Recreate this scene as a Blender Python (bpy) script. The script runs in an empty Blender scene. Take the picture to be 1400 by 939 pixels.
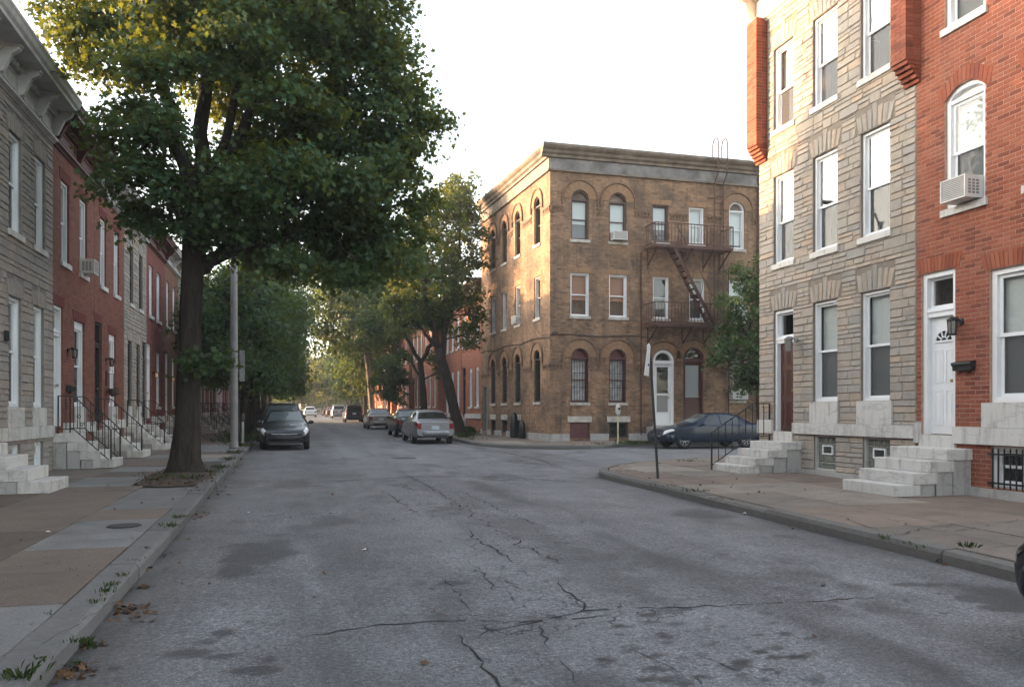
import bpy, bmesh, math, random
import numpy as np
from mathutils import Vector, Matrix
random.seed(7); rng = np.random.default_rng(7)
R = math.radians
S = bpy.context.scene
COL = S.collection

# ------------------------------------------------------------------ camera, sky, sun, exposure
cd = bpy.data.cameras.new('camera'); cam = bpy.data.objects.new('camera', cd); COL.objects.link(cam)
cam.location = (0, 0, 1.6); cam.rotation_euler = (R(90), 0, R(-15.16))
cd.lens = 28.0; cd.sensor_width = 36; cd.shift_y = 0.0668; cd.clip_start = 0.05; cd.clip_end = 4000
S.camera = cam
SUN_EL, SUN_AZ = 7.0, 296.0            # degrees; azimuth clockwise from +Y (down the street)
w = bpy.data.worlds.new('World'); S.world = w; w.use_nodes = True
nt = w.node_tree; nt.nodes.clear()
sky = nt.nodes.new('ShaderNodeTexSky'); sky.sky_type = 'NISHITA'; sky.sun_disc = False
sky.sun_elevation = R(SUN_EL); sky.sun_rotation = R(SUN_AZ); sky.air_density = 1.0; sky.dust_density = 3.0; sky.ozone_density = 1.0
hs = nt.nodes.new('ShaderNodeHueSaturation'); hs.inputs['Saturation'].default_value = 0.5
bg = nt.nodes.new('ShaderNodeBackground'); bg.inputs['Strength'].default_value = 0.15
wo = nt.nodes.new('ShaderNodeOutputWorld')
nt.links.new(sky.outputs[0], hs.inputs['Color']); nt.links.new(hs.outputs[0], bg.inputs[0]); nt.links.new(bg.outputs[0], wo.inputs[0])
sl = bpy.data.lights.new('sun', 'SUN'); sl.energy = 2.0; sl.angle = R(0.55); sl.color = (1.0, 0.57, 0.27)
so = bpy.data.objects.new('sun', sl); COL.objects.link(so)
sd = Vector((math.sin(R(SUN_AZ)) * math.cos(R(SUN_EL)), math.cos(R(SUN_AZ)) * math.cos(R(SUN_EL)), math.sin(R(SUN_EL))))
so.rotation_euler = sd.to_track_quat('Z', 'Y').to_euler(); so.location = sd * 60
S.view_settings.view_transform = 'Standard'; S.view_settings.look = 'None'
S.view_settings.exposure = 3.08; S.view_settings.gamma = 1.0
S.render.engine = 'CYCLES'
S.cycles.max_bounces = 7; S.cycles.transparent_max_bounces = 12; S.cycles.diffuse_bounces = 4; S.cycles.glossy_bounces = 3
S.cycles.use_denoising = True

SL = 0.0075                              # the street climbs gently
def gz(y): return SL * y
def at(px, py, dz=0.0):                  # ground point seen at a photo pixel
    A = math.atan(295 / 1089); sn, cs = math.sin(A), math.cos(A)
    u = (px - 700) / 1089; v = (563 - py) / 1089
    d = (sn + u * cs, cs - u * sn, v); t = (1.6 - dz) / (SL * d[1] - d[2])
    return (t * d[0], t * d[1])

# ------------------------------------------------------------------ mesh helpers
class MB:
    def __init__(s): s.v = []; s.f = []
    def quad(s, *p):
        n = len(s.v); s.v += [tuple(q) for q in p]; s.f.append(tuple(range(n, n + len(p))))
    poly = quad
    def box(s, x0, x1, y0, y1, z0, z1, M=None, skip=''):
        n = len(s.v)
        c = [(x0, y0, z0), (x1, y0, z0), (x1, y1, z0), (x0, y1, z0), (x0, y0, z1), (x1, y0, z1), (x1, y1, z1), (x0, y1, z1)]
        if M is not None: c = [tuple(M @ Vector(q)) for q in c]
        s.v += c
        F = {'b': (0, 3, 2, 1), 't': (4, 5, 6, 7), 'f': (0, 1, 5, 4), 'r': (1, 2, 6, 5), 'k': (2, 3, 7, 6), 'l': (3, 0, 4, 7)}
        s.f += [tuple(n + i for i in F[k]) for k in F if k not in skip]
        return s
    def bar(s, p0, p1, w, h=None):       # a square bar between two points
        h = h or w; p0, p1 = Vector(p0), Vector(p1); d = p1 - p0; L = d.length
        q = d.to_track_quat('Z', 'Y').to_matrix().to_4x4(); q.translation = p0
        return s.box(-w / 2, w / 2, -h / 2, h / 2, 0, L, q)
    def tube(s, pts, rad, n=8, cap=True):
        pts = [Vector(p) for p in pts]
        if not hasattr(rad, '__len__'): rad = [rad] * len(pts)
        b = len(s.v); up = None
        for i, p in enumerate(pts):
            t = (pts[min(i + 1, len(pts) - 1)] - pts[max(i - 1, 0)]).normalized()
            if up is None: up = Vector((1, 0, 0)) if abs(t.x) < .9 else Vector((0, 1, 0))
            a = (up - t * up.dot(t)).normalized(); up = a; c = t.cross(a)
            for k in range(n):
                g = 2 * math.pi * k / n; s.v.append(tuple(p + (a * math.cos(g) + c * math.sin(g)) * rad[i]))
        for i in range(len(pts) - 1):
            for k in range(n):
                k2 = (k + 1) % n; s.f.append((b + i * n + k, b + i * n + k2, b + (i + 1) * n + k2, b + (i + 1) * n + k))
        if cap:
            s.f.append(tuple(b + k for k in reversed(range(n)))); e = b + (len(pts) - 1) * n; s.f.append(tuple(e + k for k in range(n)))
        return s
    def lathe(s, prof, n=16, M=None, close=False):   # prof = (radius, height) about z
        b = len(s.v); M = M or Matrix()
        for r, z in prof:
            for k in range(n):
                g = 2 * math.pi * k / n; s.v.append(tuple(M @ Vector((r * math.cos(g), r * math.sin(g), z))))
        for i in range(len(prof) - 1 + (1 if close else 0)):
            j = (i + 1) % len(prof)
            for k in range(n):
                k2 = (k + 1) % n; s.f.append((b + i * n + k, b + i * n + k2, b + j * n + k2, b + j * n + k))
        if not close:
            s.f.append(tuple(b + k for k in reversed(range(n)))); e = b + (len(prof) - 1) * n; s.f.append(tuple(e + k for k in range(n)))
        return s
    def extr(s, prof, x0, x1):            # profile (y, z) pulled along x
        b = len(s.v); n = len(prof)
        s.v += [(x0, y, z) for y, z in prof] + [(x1, y, z) for y, z in prof]
        for i in range(n):
            j = (i + 1) % n; s.f.append((b + i, b + j, b + n + j, b + n + i))
        s.f.append(tuple(b + i for i in reversed(range(n)))); s.f.append(tuple(b + n + i for i in range(n)))
        return s
    def mesh(s, name):
        me = bpy.data.meshes.new(name); me.from_pydata(s.v, [], s.f); me.validate(); return me
    def build(s, name, mat, parent=None, smooth=False, fix=False, **kw):
        me = s.mesh(name)
        if fix:
            bm = bmesh.new(); bm.from_mesh(me); bmesh.ops.recalc_face_normals(bm, faces=bm.faces); bm.to_mesh(me); bm.free()
        return link(name, me, mat, parent, smooth, **kw)

def link(name, me, mat, parent=None, smooth=False, loc=None, **kw):
    if mat is not None and not me.materials: me.materials.append(mat)
    if smooth: me.polygons.foreach_set('use_smooth', [True] * len(me.polygons))
    o = bpy.data.objects.new(name, me); COL.objects.link(o)
    if parent is not None: o.parent = parent
    if loc is not None: o.location = loc
    return tag(o, **kw)
def tag(o, label=None, cat=None, group=None, kind=None):
    if label: o['label'] = label
    if cat: o['category'] = cat
    if group: o['group'] = group
    if kind: o['kind'] = kind
    return o
def thing(name, label, cat, loc=(0, 0, 0), rz=0.0, group=None):
    o = bpy.data.objects.new(name, None); o.empty_display_size = .2; COL.objects.link(o)
    o.location = loc; o.rotation_euler = (0, 0, rz)
    return tag(o, label, cat, group)
def kids(o): return [c for c in COL.objects if c.parent == o]
def copy_tree(o, loc=None, rz=None, label=None):
    c = o.copy(); COL.objects.link(c)
    if loc is not None: c.location = loc
    if rz is not None: c.rotation_euler = (o.rotation_euler[0], o.rotation_euler[1], rz)
    if label: c['label'] = label
    for k in list(o.children):
        d = copy_tree(k); d.parent = c
    return c

# ------------------------------------------------------------------ materials
def newmat(name):
    m = bpy.data.materials.new(name); m.use_nodes = True; n = m.node_tree; n.nodes.clear()
    out = n.nodes.new('ShaderNodeOutputMaterial'); b = n.nodes.new('ShaderNodeBsdfPrincipled'); n.links.new(b.outputs[0], out.inputs[0])
    return m, n, b, out
def nd(n, t, **kw):
    x = n.nodes.new(t)
    for k, v in kw.items():
        if k in x.inputs: x.inputs[k].default_value = v
        else: setattr(x, k, v)
    return x
def mixc(n, f, a, b, mode='MIX'):
    x = n.nodes.new('ShaderNodeMix'); x.data_type = 'RGBA'; x.blend_type = mode
    for i, val in ((0, f), (6, a), (7, b)):
        if hasattr(val, 'links'): n.links.new(val, x.inputs[i])
        elif i == 0: x.inputs[0].default_value = val
        else: x.inputs[i].default_value = tuple(val) + ((1,) if len(val) == 3 else ())
    return x.outputs[2]
def math_(n, op, a, b=None, c=None, clamp=False):
    x = n.nodes.new('ShaderNodeMath'); x.operation = op; x.use_clamp = clamp
    for i, val in enumerate((a, b, c)):
        if val is None: continue
        if hasattr(val, 'links'): n.links.new(val, x.inputs[i])
        else: x.inputs[i].default_value = val
    return x.outputs[0]
def ramp(n, fac, *stops):
    r = n.nodes.new('ShaderNodeValToRGB'); e = r.color_ramp.elements
    while len(e) < len(stops): e.new(.5)
    for k, (p, c) in zip(e, stops):
        k.position = p; k.color = (tuple(c) + (1,)) if hasattr(c, '__len__') else (c, c, c, 1)
    n.links.new(fac, r.inputs[0]); return r.outputs[0]
def noise(n, vec, scale, detail=4, rough=.55, dist=0.0):
    x = nd(n, 'ShaderNodeTexNoise', Scale=scale, Detail=detail, Roughness=rough, Distortion=dist)
    if vec is not None: n.links.new(vec, x.inputs['Vector'])
    return x.outputs[0]
def objco(n):
    return n.nodes.new('ShaderNodeTexCoord').outputs['Object']
def wpos(n):
    return n.nodes.new('ShaderNodeNewGeometry').outputs['Position']
def scaled(n, vec, sx, sy, sz):
    m = nd(n, 'ShaderNodeMapping'); m.inputs['Scale'].default_value = (sx, sy, sz); n.links.new(vec, m.inputs[0]); return m.outputs[0]
def bump(n, b, h, strength=.3, dist=.01):
    x = nd(n, 'ShaderNodeBump', Strength=strength, Distance=dist); n.links.new(h, x.inputs['Height']); n.links.new(x.outputs[0], b.inputs['Normal'])

def plain(name, col, rough=.6, metal=0.0, var=.15, vs=6.0, bmp=0.0, bs=40.0, coat=0.0, spec=.5, perobj=0.0):
    m, n, b, o = newmat(name); v = wpos(n)
    c = mixc(n, math_(n, 'MULTIPLY', ramp(n, noise(n, v, vs, 5), (.3, 0.0), (.75, 1.0)), 1.0), [x * (1 - var) for x in col], [min(1, x * (1 + var)) for x in col])
    if perobj:
        oi = n.nodes.new('ShaderNodeObjectInfo'); c = mixc(n, 1.0, c, ramp(n, oi.outputs['Random'], (0, 1 - perobj), (1, 1 + perobj)), 'MULTIPLY')
    n.links.new(c, b.inputs['Base Color']); b.inputs['Roughness'].default_value = rough; b.inputs['Metallic'].default_value = metal
    b.inputs['Coat Weight'].default_value = coat; b.inputs['Coat Roughness'].default_value = .04; b.inputs['Specular IOR Level'].default_value = spec
    if bmp: bump(n, b, noise(n, v, bs, 4), bmp, .01)
    return m

def brickmat(name, c1, c2, mortar, grime=(.05, .045, .04), gamt=.45, bw=.205, bh=.075, ms=.009, bmp=.5, streak=True, bvar=.22):
    m, n, b, o = newmat(name); co = objco(n)
    sp = n.nodes.new('ShaderNodeSeparateXYZ'); n.links.new(co, sp.inputs[0])
    cb = n.nodes.new('ShaderNodeCombineXYZ'); n.links.new(math_(n, 'ADD', sp.outputs[0], sp.outputs[1]), cb.inputs[0]); n.links.new(sp.outputs[2], cb.inputs[1])
    t = nd(n, 'ShaderNodeTexBrick', Scale=1.0); t.inputs['Brick Width'].default_value = bw; t.inputs['Row Height'].default_value = bh
    t.inputs['Mortar Size'].default_value = ms; t.inputs['Mortar Smooth'].default_value = .2; t.inputs['Bias'].default_value = -.1
    t.inputs['Color1'].default_value = (*c1, 1); t.inputs['Color2'].default_value = (*c2, 1); t.inputs['Mortar'].default_value = (*mortar, 1)
    n.links.new(cb.outputs[0], t.inputs['Vector'])
    c = mixc(n, ramp(n, noise(n, co, 9, 3), (.35, 0), (.7, .4)), t.outputs[0], [x * .5 for x in c2])
    rw_ = math_(n, 'FLOOR', math_(n, 'DIVIDE', sp.outputs[2], bh)); cl_ = math_(n, 'FLOOR', math_(n, 'DIVIDE', math_(n, 'ADD', math_(n, 'ADD', sp.outputs[0], sp.outputs[1]), math_(n, 'MULTIPLY', math_(n, 'MODULO', rw_, 2.0), bw * .5)), bw))
    cv = n.nodes.new('ShaderNodeCombineXYZ'); n.links.new(rw_, cv.inputs[0]); n.links.new(cl_, cv.inputs[1]); wn = n.nodes.new('ShaderNodeTexWhiteNoise'); wn.noise_dimensions = '2D'; n.links.new(cv.outputs[0], wn.inputs['Vector'])
    c = mixc(n, 1.0, c, ramp(n, wn.outputs[0], (0, 1 - bvar), (.25, 1.0), (.75, 1.05), (1, 1 + bvar * .8)), 'MULTIPLY')
    g = ramp(n, noise(n, co, .7, 6, .65, .4), (.42, 0.0), (.68, gamt))
    c = mixc(n, g, c, grime)
    if streak:
        g2 = ramp(n, noise(n, scaled(n, co, 3.5, 3.5, .35), 1.0, 5, .6), (.52, 0.0), (.75, gamt * .9)); c = mixc(n, g2, c, grime)
        g3 = ramp(n, noise(n, scaled(n, co, 2.0, 2.0, .6), .8, 5, .6), (.6, 0.0), (.8, .3)); c = mixc(n, g3, c, [min(1, x * 1.5 + .05) for x in mortar])
    n.links.new(c, b.inputs['Base Color']); b.inputs['Roughness'].default_value = .88; b.inputs['Specular IOR Level'].default_value = .2
    h = math_(n, 'SUBTRACT', math_(n, 'MULTIPLY', noise(n, co, 60, 3), .35), t.outputs[1])
    bump(n, b, h, bmp, .008)
    return m

def stonemat(name, cols, joined=False, grime=.4, rough=.9):
    m, n, b, o = newmat(name); co = wpos(n)
    if joined: r = n.nodes.new('ShaderNodeNewGeometry').outputs['Random Per Island']
    else: r = n.nodes.new('ShaderNodeObjectInfo').outputs['Random']
    k = len(cols); c = ramp(n, r, *[(i / max(1, k - 1), cc) for i, cc in enumerate(cols)])
    c = mixc(n, ramp(n, noise(n, co, 11, 6, .7, .5), (.3, 0), (.75, .6)), c, [x * .6 for x in cols[0]])
    c = mixc(n, ramp(n, noise(n, scaled(n, co, 1, 1, .4), 1.3, 5, .6), (.48, 0.0), (.78, grime)), c, (.12, .108, .098))
    n.links.new(c, b.inputs['Base Color']); b.inputs['Roughness'].default_value = rough; b.inputs['Specular IOR Level'].default_value = .2
    bump(n, b, noise(n, co, 38, 6, .65), .55, .02)
    return m

def marblemat(name, base, vein, dirt=.35):
    m, n, b, o = newmat(name); co = wpos(n)
    v = nd(n, 'ShaderNodeTexWave', Scale=1.1, Distortion=14.0, Detail=6.0); v.inputs['Detail Scale'].default_value = 1.3; v.inputs['Detail Roughness'].default_value = .62; n.links.new(scaled(n, co, .5, .5, 1.6), v.inputs['Vector'])
    c = mixc(n, ramp(n, v.outputs[1], (.0, .55), (.05, .12), (.2, 0.0)), base, vein)
    c = mixc(n, ramp(n, noise(n, scaled(n, co, .6, .6, 2.0), 1.2, 3), (.3, 0), (.75, .3)), c, [x * .8 for x in base])
    c = mixc(n, ramp(n, noise(n, scaled(n, co, 5, 5, .8), 1.6, 6, .65), (.5, 0), (.78, dirt)), c, (.17, .155, .135))
    c = mixc(n, ramp(n, noise(n, co, 26, 4, .65), (.6, 0), (.78, dirt * .7)), c, (.13, .12, .11))
    n.links.new(c, b.inputs['Base Color']); b.inputs['Roughness'].default_value = .6; b.inputs['Specular IOR Level'].default_value = .3
    bump(n, b, noise(n, co, 25, 4), .15, .01)
    return m

def glassmat(name, clear=.85, f0=.09, tint=(.95, .97, .98)):
    m, n, b, o = newmat(name); n.nodes.remove(b)
    lw = nd(n, 'ShaderNodeLayerWeight', Blend=.5); f5 = math_(n, 'POWER', lw.outputs['Facing'], 4.0); fr = math_(n, 'ADD', math_(n, 'MULTIPLY', f5, 1 - f0), f0, clamp=True)
    g = nd(n, 'ShaderNodeBsdfGlossy', Roughness=.015); g.inputs['Color'].default_value = (*tint, 1)
    tr = nd(n, 'ShaderNodeBsdfTransparent'); tr.inputs['Color'].default_value = (clear, clear, clear, 1)
    mx = n.nodes.new('ShaderNodeMixShader'); n.links.new(fr, mx.inputs[0]); n.links.new(tr.outputs[0], mx.inputs[1]); n.links.new(g.outputs[0], mx.inputs[2]); n.links.new(mx.outputs[0], o.inputs[0])
    bp = nd(n, 'ShaderNodeBump', Strength=.05, Distance=.02); n.links.new(noise(n, wpos(n), 1.6, 2), bp.inputs['Height']); n.links.new(bp.outputs[0], g.inputs['Normal'])
    return m

def leafmat(name, c_dark, c_mid, c_light, trans, tw=.45):
    m, n, b, o = newmat(name)
    r = n.nodes.new('ShaderNodeNewGeometry').outputs['Random Per Island']
    c = ramp(n, r, (0, c_dark), (.55, c_mid), (1, c_light))
    big = ramp(n, noise(n, wpos(n), .9, 3), (.35, .75), (.7, 1.2)); c = mixc(n, 1.0, c, big, 'MULTIPLY')
    n.links.new(c, b.inputs['Base Color']); b.inputs['Roughness'].default_value = .55; b.inputs['Specular IOR Level'].default_value = .3
    t = nd(n, 'ShaderNodeBsdfTranslucent'); t.inputs['Color'].default_value = (*trans, 1)
    mx = nd(n, 'ShaderNodeMixShader'); mx.inputs[0].default_value = tw
    n.links.new(b.outputs[0], mx.inputs[1]); n.links.new(t.outputs[0], mx.inputs[2]); n.links.new(mx.outputs[0], o.inputs[0])
    return m

def barkmat(name, c1, c2):
    m, n, b, o = newmat(name); co = wpos(n)
    f = noise(n, scaled(n, co, 14, 14, 2.2), 1.0, 6, .65, .6)
    n.links.new(ramp(n, f, (.3, c1), (.72, c2)), b.inputs['Base Color']); b.inputs['Roughness'].default_value = .95; b.inputs['Specular IOR Level'].default_value = .15
    bump(n, b, f, 1.0, .05); return m

M = {}
M['brick_red'] = brickmat('red_brick_wall', (.30, .085, .05), (.22, .062, .038), (.30, .20, .15), gamt=.3)
M['brick_left'] = brickmat('painted_red_brick_wall', (.245, .09, .062), (.2, .072, .05), (.13, .07, .055), gamt=.22, bmp=.7)
M['brick_deep'] = brickmat('deep_red_brick_wall', (.24, .075, .058), (.19, .06, .05), (.15, .07, .06), gamt=.25)
M['brick_rust'] = brickmat('rust_brown_brick_wall', (.25, .115, .07), (.2, .09, .055), (.2, .125, .09), gamt=.3)
M['brick_orange'] = brickmat('orange_red_brick_wall', (.36, .13, .075), (.29, .095, .06), (.30, .20, .15), gamt=.2)
M['brick_tan'] = brickmat('brown_tan_brick_wall', (.315, .195, .122), (.24, .14, .086), (.25, .175, .12), gamt=.75, bmp=.8, bvar=.32)
M['brick_tan_sill'] = brickmat('tan_arch_brick', (.31, .2, .125), (.25, .155, .095), (.17, .13, .1), gamt=.4, bw=.075, bh=.3)
M['mortar'] = plain('red_wall_mortar', (.36, .24, .18), .95, var=.2, vs=12, bmp=.3)
def redbrick(name, joined):
    m, n, b, o = newmat(name); co = wpos(n)
    r = n.nodes.new('ShaderNodeNewGeometry').outputs['Random Per Island'] if joined else n.nodes.new('ShaderNodeObjectInfo').outputs['Random']
    c = ramp(n, r, (0, (.20, .058, .034)), (.1, (.16, .048, .032)), (.2, (.26, .074, .04)), (.7, (.272, .086, .05)), (1, (.315, .11, .064)))
    c = mixc(n, ramp(n, noise(n, co, 30, 5, .7), (.4, 0), (.75, .4)), c, (.14, .045, .03))
    c = mixc(n, ramp(n, noise(n, scaled(n, co, 1.6, 1.6, .5), 1, 5, .65), (.5, 0), (.72, .5)), c, (.13, .06, .055))
    c = mixc(n, ramp(n, noise(n, scaled(n, co, 3, 3, .9), 1, 5, .7), (.66, 0), (.82, .35)), c, (.42, .30, .25))
    n.links.new(c, b.inputs['Base Color']); b.inputs['Roughness'].default_value = .88; b.inputs['Specular IOR Level'].default_value = .2
    bump(n, b, noise(n, co, 90, 4), .4, .006); return m
M['rb_obj'] = redbrick('red_brick', False); M['rb_join'] = redbrick('red_brick_course', True)
warm = [(.375, .325, .27), (.34, .315, .28), (.43, .345, .265), (.39, .35, .30), (.305, .29, .27), (.41, .345, .28), (.355, .325, .285), (.44, .335, .25), (.38, .34, .295), (.325, .305, .285)]
grey = [(.30, .275, .25), (.34, .31, .28), (.36, .305, .255), (.275, .262, .245), (.35, .315, .28), (.375, .305, .25), (.31, .285, .262)]
pale = [(.36, .33, .28), (.30, .275, .24), (.40, .33, .26), (.34, .32, .29), (.26, .25, .23), (.38, .35, .31)]
M['st_warm'] = stonemat('warm_formstone', warm); M['st_warm_j'] = stonemat('warm_formstone_small', warm, True)
M['st_grey'] = stonemat('grey_formstone', grey); M['st_grey_j'] = stonemat('grey_formstone_small', grey, True)
M['st_pale_j'] = stonemat('pale_formstone_small', pale, True)
M['joint_warm'] = plain('warm_stone_joint', (.195, .165, .135), .95, var=.25, bmp=.3)
M['joint_grey'] = plain('grey_stone_joint', (.18, .165, .15), .95, var=.25, bmp=.3)
M['joint_pale'] = plain('pale_stone_joint', (.22, .2, .175), .95, var=.25, bmp=.3)
M['marble'] = marblemat('white_marble', (.55, .535, .505), (.31, .30, .29), .8)
M['marble_old'] = marblemat('grey_marble', (.38, .37, .355), (.23, .225, .22), .9)
M['stonetrim'] = plain('limestone_trim', (.42, .385, .34), .85, var=.3, vs=5, bmp=.2)
M['white'] = plain('white_paint', (.72, .73, .74), .45, var=.05, vs=3)
M['white_old'] = plain('weathered_white_paint', (.44, .43, .415), .7, var=.2, vs=4, bmp=.1)
M['cream'] = plain('cream_paint', (.66, .60, .52), .6, var=.08, vs=3)
M['maroon'] = plain('maroon_paint', (.10, .032, .03), .6, var=.2, vs=4)
M['brownpaint'] = plain('brown_paint', (.075, .05, .04), .6, var=.2, vs=4)
M['darkframe'] = plain('dark_window_frame', (.04, .036, .034), .5, var=.2)
M['doorred'] = plain('dark_red_door', (.075, .024, .016), .4, var=.15, vs=5)
M['doorblack'] = plain('black_door', (.018, .017, .016), .4, var=.2)
M['iron'] = plain('black_iron', (.016, .016, .017), .5, var=.3, spec=.4)
M['rust'] = plain('rusty_brown_iron', (.075, .034, .026), .8, var=.35, vs=9, bmp=.2)
M['frieze'] = plain('weathered_grey_metal', (.165, .13, .10), .75, var=.5, vs=2.2, bmp=.15)
M['frieze_grey'] = plain('flaking_grey_frieze', (.15, .142, .135), .75, var=.65, vs=1.6, bmp=.2); M['greydoor'] = plain('grey_steel', (.16, .165, .165), .5, var=.15)
M['roof'] = plain('tar_roof', (.06, .06, .06), .9, var=.2)
M['inside'] = plain('unlit_interior', (.10, .095, .09), .9)  # dark tone standing in for the shade of unlit rooms
M['blind'] = None
def blindmat(name, col):
    m, n, b, o = newmat(name); co = wpos(n); sp = n.nodes.new('ShaderNodeSeparateXYZ'); n.links.new(co, sp.inputs[0])
    s_ = math_(n, 'FRACT', math_(n, 'MULTIPLY', sp.outputs[2], 33.0))
    n.links.new(ramp(n, s_, (0, [x * .72 for x in col]), (.25, col), (1, [x * .93 for x in col])), b.inputs['Base Color']); b.inputs['Roughness'].default_value = .8
    bump(n, b, s_, .4, .006); return m
M['blind'] = blindmat('white_blind', (.58, .64, .61)); M['blind_brick_tint'] = blindmat('brick_reflection_blind', (.34, .19, .14))  # second blind: tan reddened, red brick reflection put into its colour
M['screen'] = plain('dark_insect_screen', (.035, .037, .04), .8, var=.1)
M['curtain'] = plain('pale_curtain', (.52, .52, .52), .9, var=.4, vs=5)
M['pane'] = glassmat('window_glass', .88, .07); M['pane_sky'] = glassmat('bright_window_glass', .7, .30)
M['plastic'] = plain('white_plastic', (.62, .61, .58), .5, var=.08); M['grille'] = plain('dark_grille', (.22, .215, .205), .6, var=.2)
M['lampglass'] = plain('frosted_lamp_glass', (.20, .185, .16), .3, var=.1)
def glassblock():
    m, n, b, o = newmat('glass_block'); co = wpos(n)
    n.links.new(ramp(n, noise(n, co, 20, 3), (.3, (.10, .115, .095)), (.7, (.21, .225, .19))), b.inputs['Base Color']); b.inputs['Roughness'].default_value = .12
    b.inputs['Specular IOR Level'].default_value = .7; bump(n, b, noise(n, co, 30, 2, .5, 1), .4, .02); return m
M['gblock'] = glassblock()
M['bark'] = barkmat('dark_bark', (.018, .015, .012), (.06, .05, .04)); M['bark_pale'] = barkmat('pale_bark', (.12, .10, .08), (.30, .27, .22))
M['leaf_big'] = leafmat('maple_leaf', (.022, .062, .03), (.038, .094, .042), (.064, .125, .05), (.20, .21, .02), .38)
M['leaf_a'] = leafmat('street_tree_leaf', (.02, .055, .025), (.034, .083, .033), (.06, .115, .04), (.14, .17, .02), .36)
M['leaf_b'] = leafmat('sunlit_yellow_green_leaf', (.028, .062, .024), (.048, .092, .032), (.08, .125, .038), (.20, .20, .025), .42)  # lighter yellow-green copy; the look of sunlit leaves is put into the colour
M['grass'] = leafmat('weed_blade', (.022, .045, .012), (.04, .075, .018), (.09, .105, .04), (.08, .12, .02), .25)
M['dryleaf'] = stonemat('dry_leaf', [(.09, .045, .022), (.13, .068, .034), (.07, .038, .022), (.18, .10, .05), (.11, .055, .027)], True, .1, .8)
M['soil'] = plain('tree_pit_soil', (.055, .04, .026), .95, var=.5, vs=9, bmp=.8)
M['pole'] = plain('grey_pole_paint', (.20, .195, .195), .55, var=.2, vs=3); M['galv'] = plain('galvanised_sign_back', (.25, .26, .26), .5, metal=.4, var=.15)
M['asphalt_ground'] = plain('bare_ground', (.09, .08, .065), .95, var=.3, vs=2, bmp=.4)
# ------------------------------------------------------------------ ground, road, kerbs, pavements
def vnoise(x, y, seed=0):
    r = np.random.default_rng(seed).random((256, 256)); xi = np.floor(x).astype(int); yi = np.floor(y).astype(int); fx = x - xi; fy = y - yi
    fx = fx * fx * (3 - 2 * fx); fy = fy * fy * (3 - 2 * fy); a = lambda i, j: r[(xi + i) % 256, (yi + j) % 256]
    return (a(0, 0) * (1 - fx) + a(1, 0) * fx) * (1 - fy) + (a(0, 1) * (1 - fx) + a(1, 1) * fx) * fy
def fbm(x, y, seed=0, o=5):
    s = 0; amp = .5; t = 0
    for i in range(o): s = s + amp * vnoise(x * 2 ** i, y * 2 ** i, seed + i); t += amp; amp *= .55
    return s / t
g = MB(); g.quad((-300, -60, gz(-60) - .04), (300, -60, gz(-60) - .04), (300, 340, gz(340) - .04), (-300, 340, gz(340) - .04))
g.build('ground', M['asphalt_ground'], kind='structure')

def road_material():
    m, n, b, o = newmat('worn_asphalt'); co = wpos(n)
    A = lambda k: nd(n, 'ShaderNodeAttribute', attribute_name=k).outputs['Fac']
    f1 = noise(n, co, 75, 4, .8); f2 = noise(n, co, 1.1, 6, .6, .5); f3 = noise(n, scaled(n, co, 1.3, .16, 1), 1.0, 4, .6)
    vo = nd(n, 'ShaderNodeTexVoronoi', Scale=85.0); n.links.new(co, vo.inputs['Vector'])
    sp = n.nodes.new('ShaderNodeSeparateColor'); n.links.new(vo.outputs['Color'], sp.inputs[0])
    c = ramp(n, f1, (.32, (.06, .061, .064)), (.5, (.142, .144, .148)), (.68, (.23, .23, .235)))
    c = mixc(n, ramp(n, sp.outputs[0], (.8, 0), (.97, .5)), c, (.33, .33, .33))
    c = mixc(n, 1.0, c, ramp(n, noise(n, co, 27, 3, .75), (.32, .62), (.5, 1.05), (.68, 1.5)), 'MULTIPLY')
    c = mixc(n, 1.0, c, ramp(n, f2, (.3, .8), (.7, 1.18)), 'MULTIPLY')
    c = mixc(n, 1.0, c, ramp(n, f3, (.3, .87), (.7, 1.12)), 'MULTIPLY')
    pit = math_(n, 'MULTIPLY', ramp(n, noise(n, scaled(n, co, 1, .8, 1), 13, 5, .7, .8), (.56, 0), (.66, .75)), ramp(n, noise(n, scaled(n, co, .5, .14, 1), 1.0, 4, .6), (.45, .1), (.65, 1)))
    c = mixc(n, pit, c, (.045, .045, .047))
    c = mixc(n, ramp(n, noise(n, scaled(n, co, .9, .1, 1), 1.0, 6, .65, .3), (.5, 0), (.72, .55)), c, (.07, .069, .07))
    c = mixc(n, A('pale'), c, (.27, .27, .27)); c = mixc(n, A('warm'), c, (.10, .082, .065))
    vd = nd(n, 'ShaderNodeTexVoronoi', Scale=3.1); vd.feature = 'DISTANCE_TO_EDGE'; wv = nd(n, 'ShaderNodeTexNoise', Scale=6.0, Detail=4.0); n.links.new(co, wv.inputs['Vector']); va = nd(n, 'ShaderNodeVectorMath', operation='MULTIPLY_ADD'); n.links.new(wv.outputs['Color'], va.inputs[0]); va.inputs[1].default_value = (.35, .35, 0); n.links.new(co, va.inputs[2]); n.links.new(va.outputs[0], vd.inputs['Vector'])
    ckm = math_(n, 'MULTIPLY', ramp(n, vd.outputs['Distance'], (.012, 1), (.03, 0)), math_(n, 'MULTIPLY', A('craze'), ramp(n, noise(n, co, 2.3, 3), (.4, 0), (.55, 1))))
    c = mixc(n, ckm, c, (.02, .02, .02))
    c = mixc(n, A('stain'), c, (.03, .029, .03))
    n.links.new(c, b.inputs['Base Color'])
    n.links.new(ramp(n, A('stain'), (0, .85), (1, .6)), b.inputs['Roughness']); b.inputs['Specular IOR Level'].default_value = .25
    bump(n, b, math_(n, 'ADD', f1, math_(n, 'MULTIPLY', sp.outputs[0], .6)), .55, .008); return m
ROADM = road_material()
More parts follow.
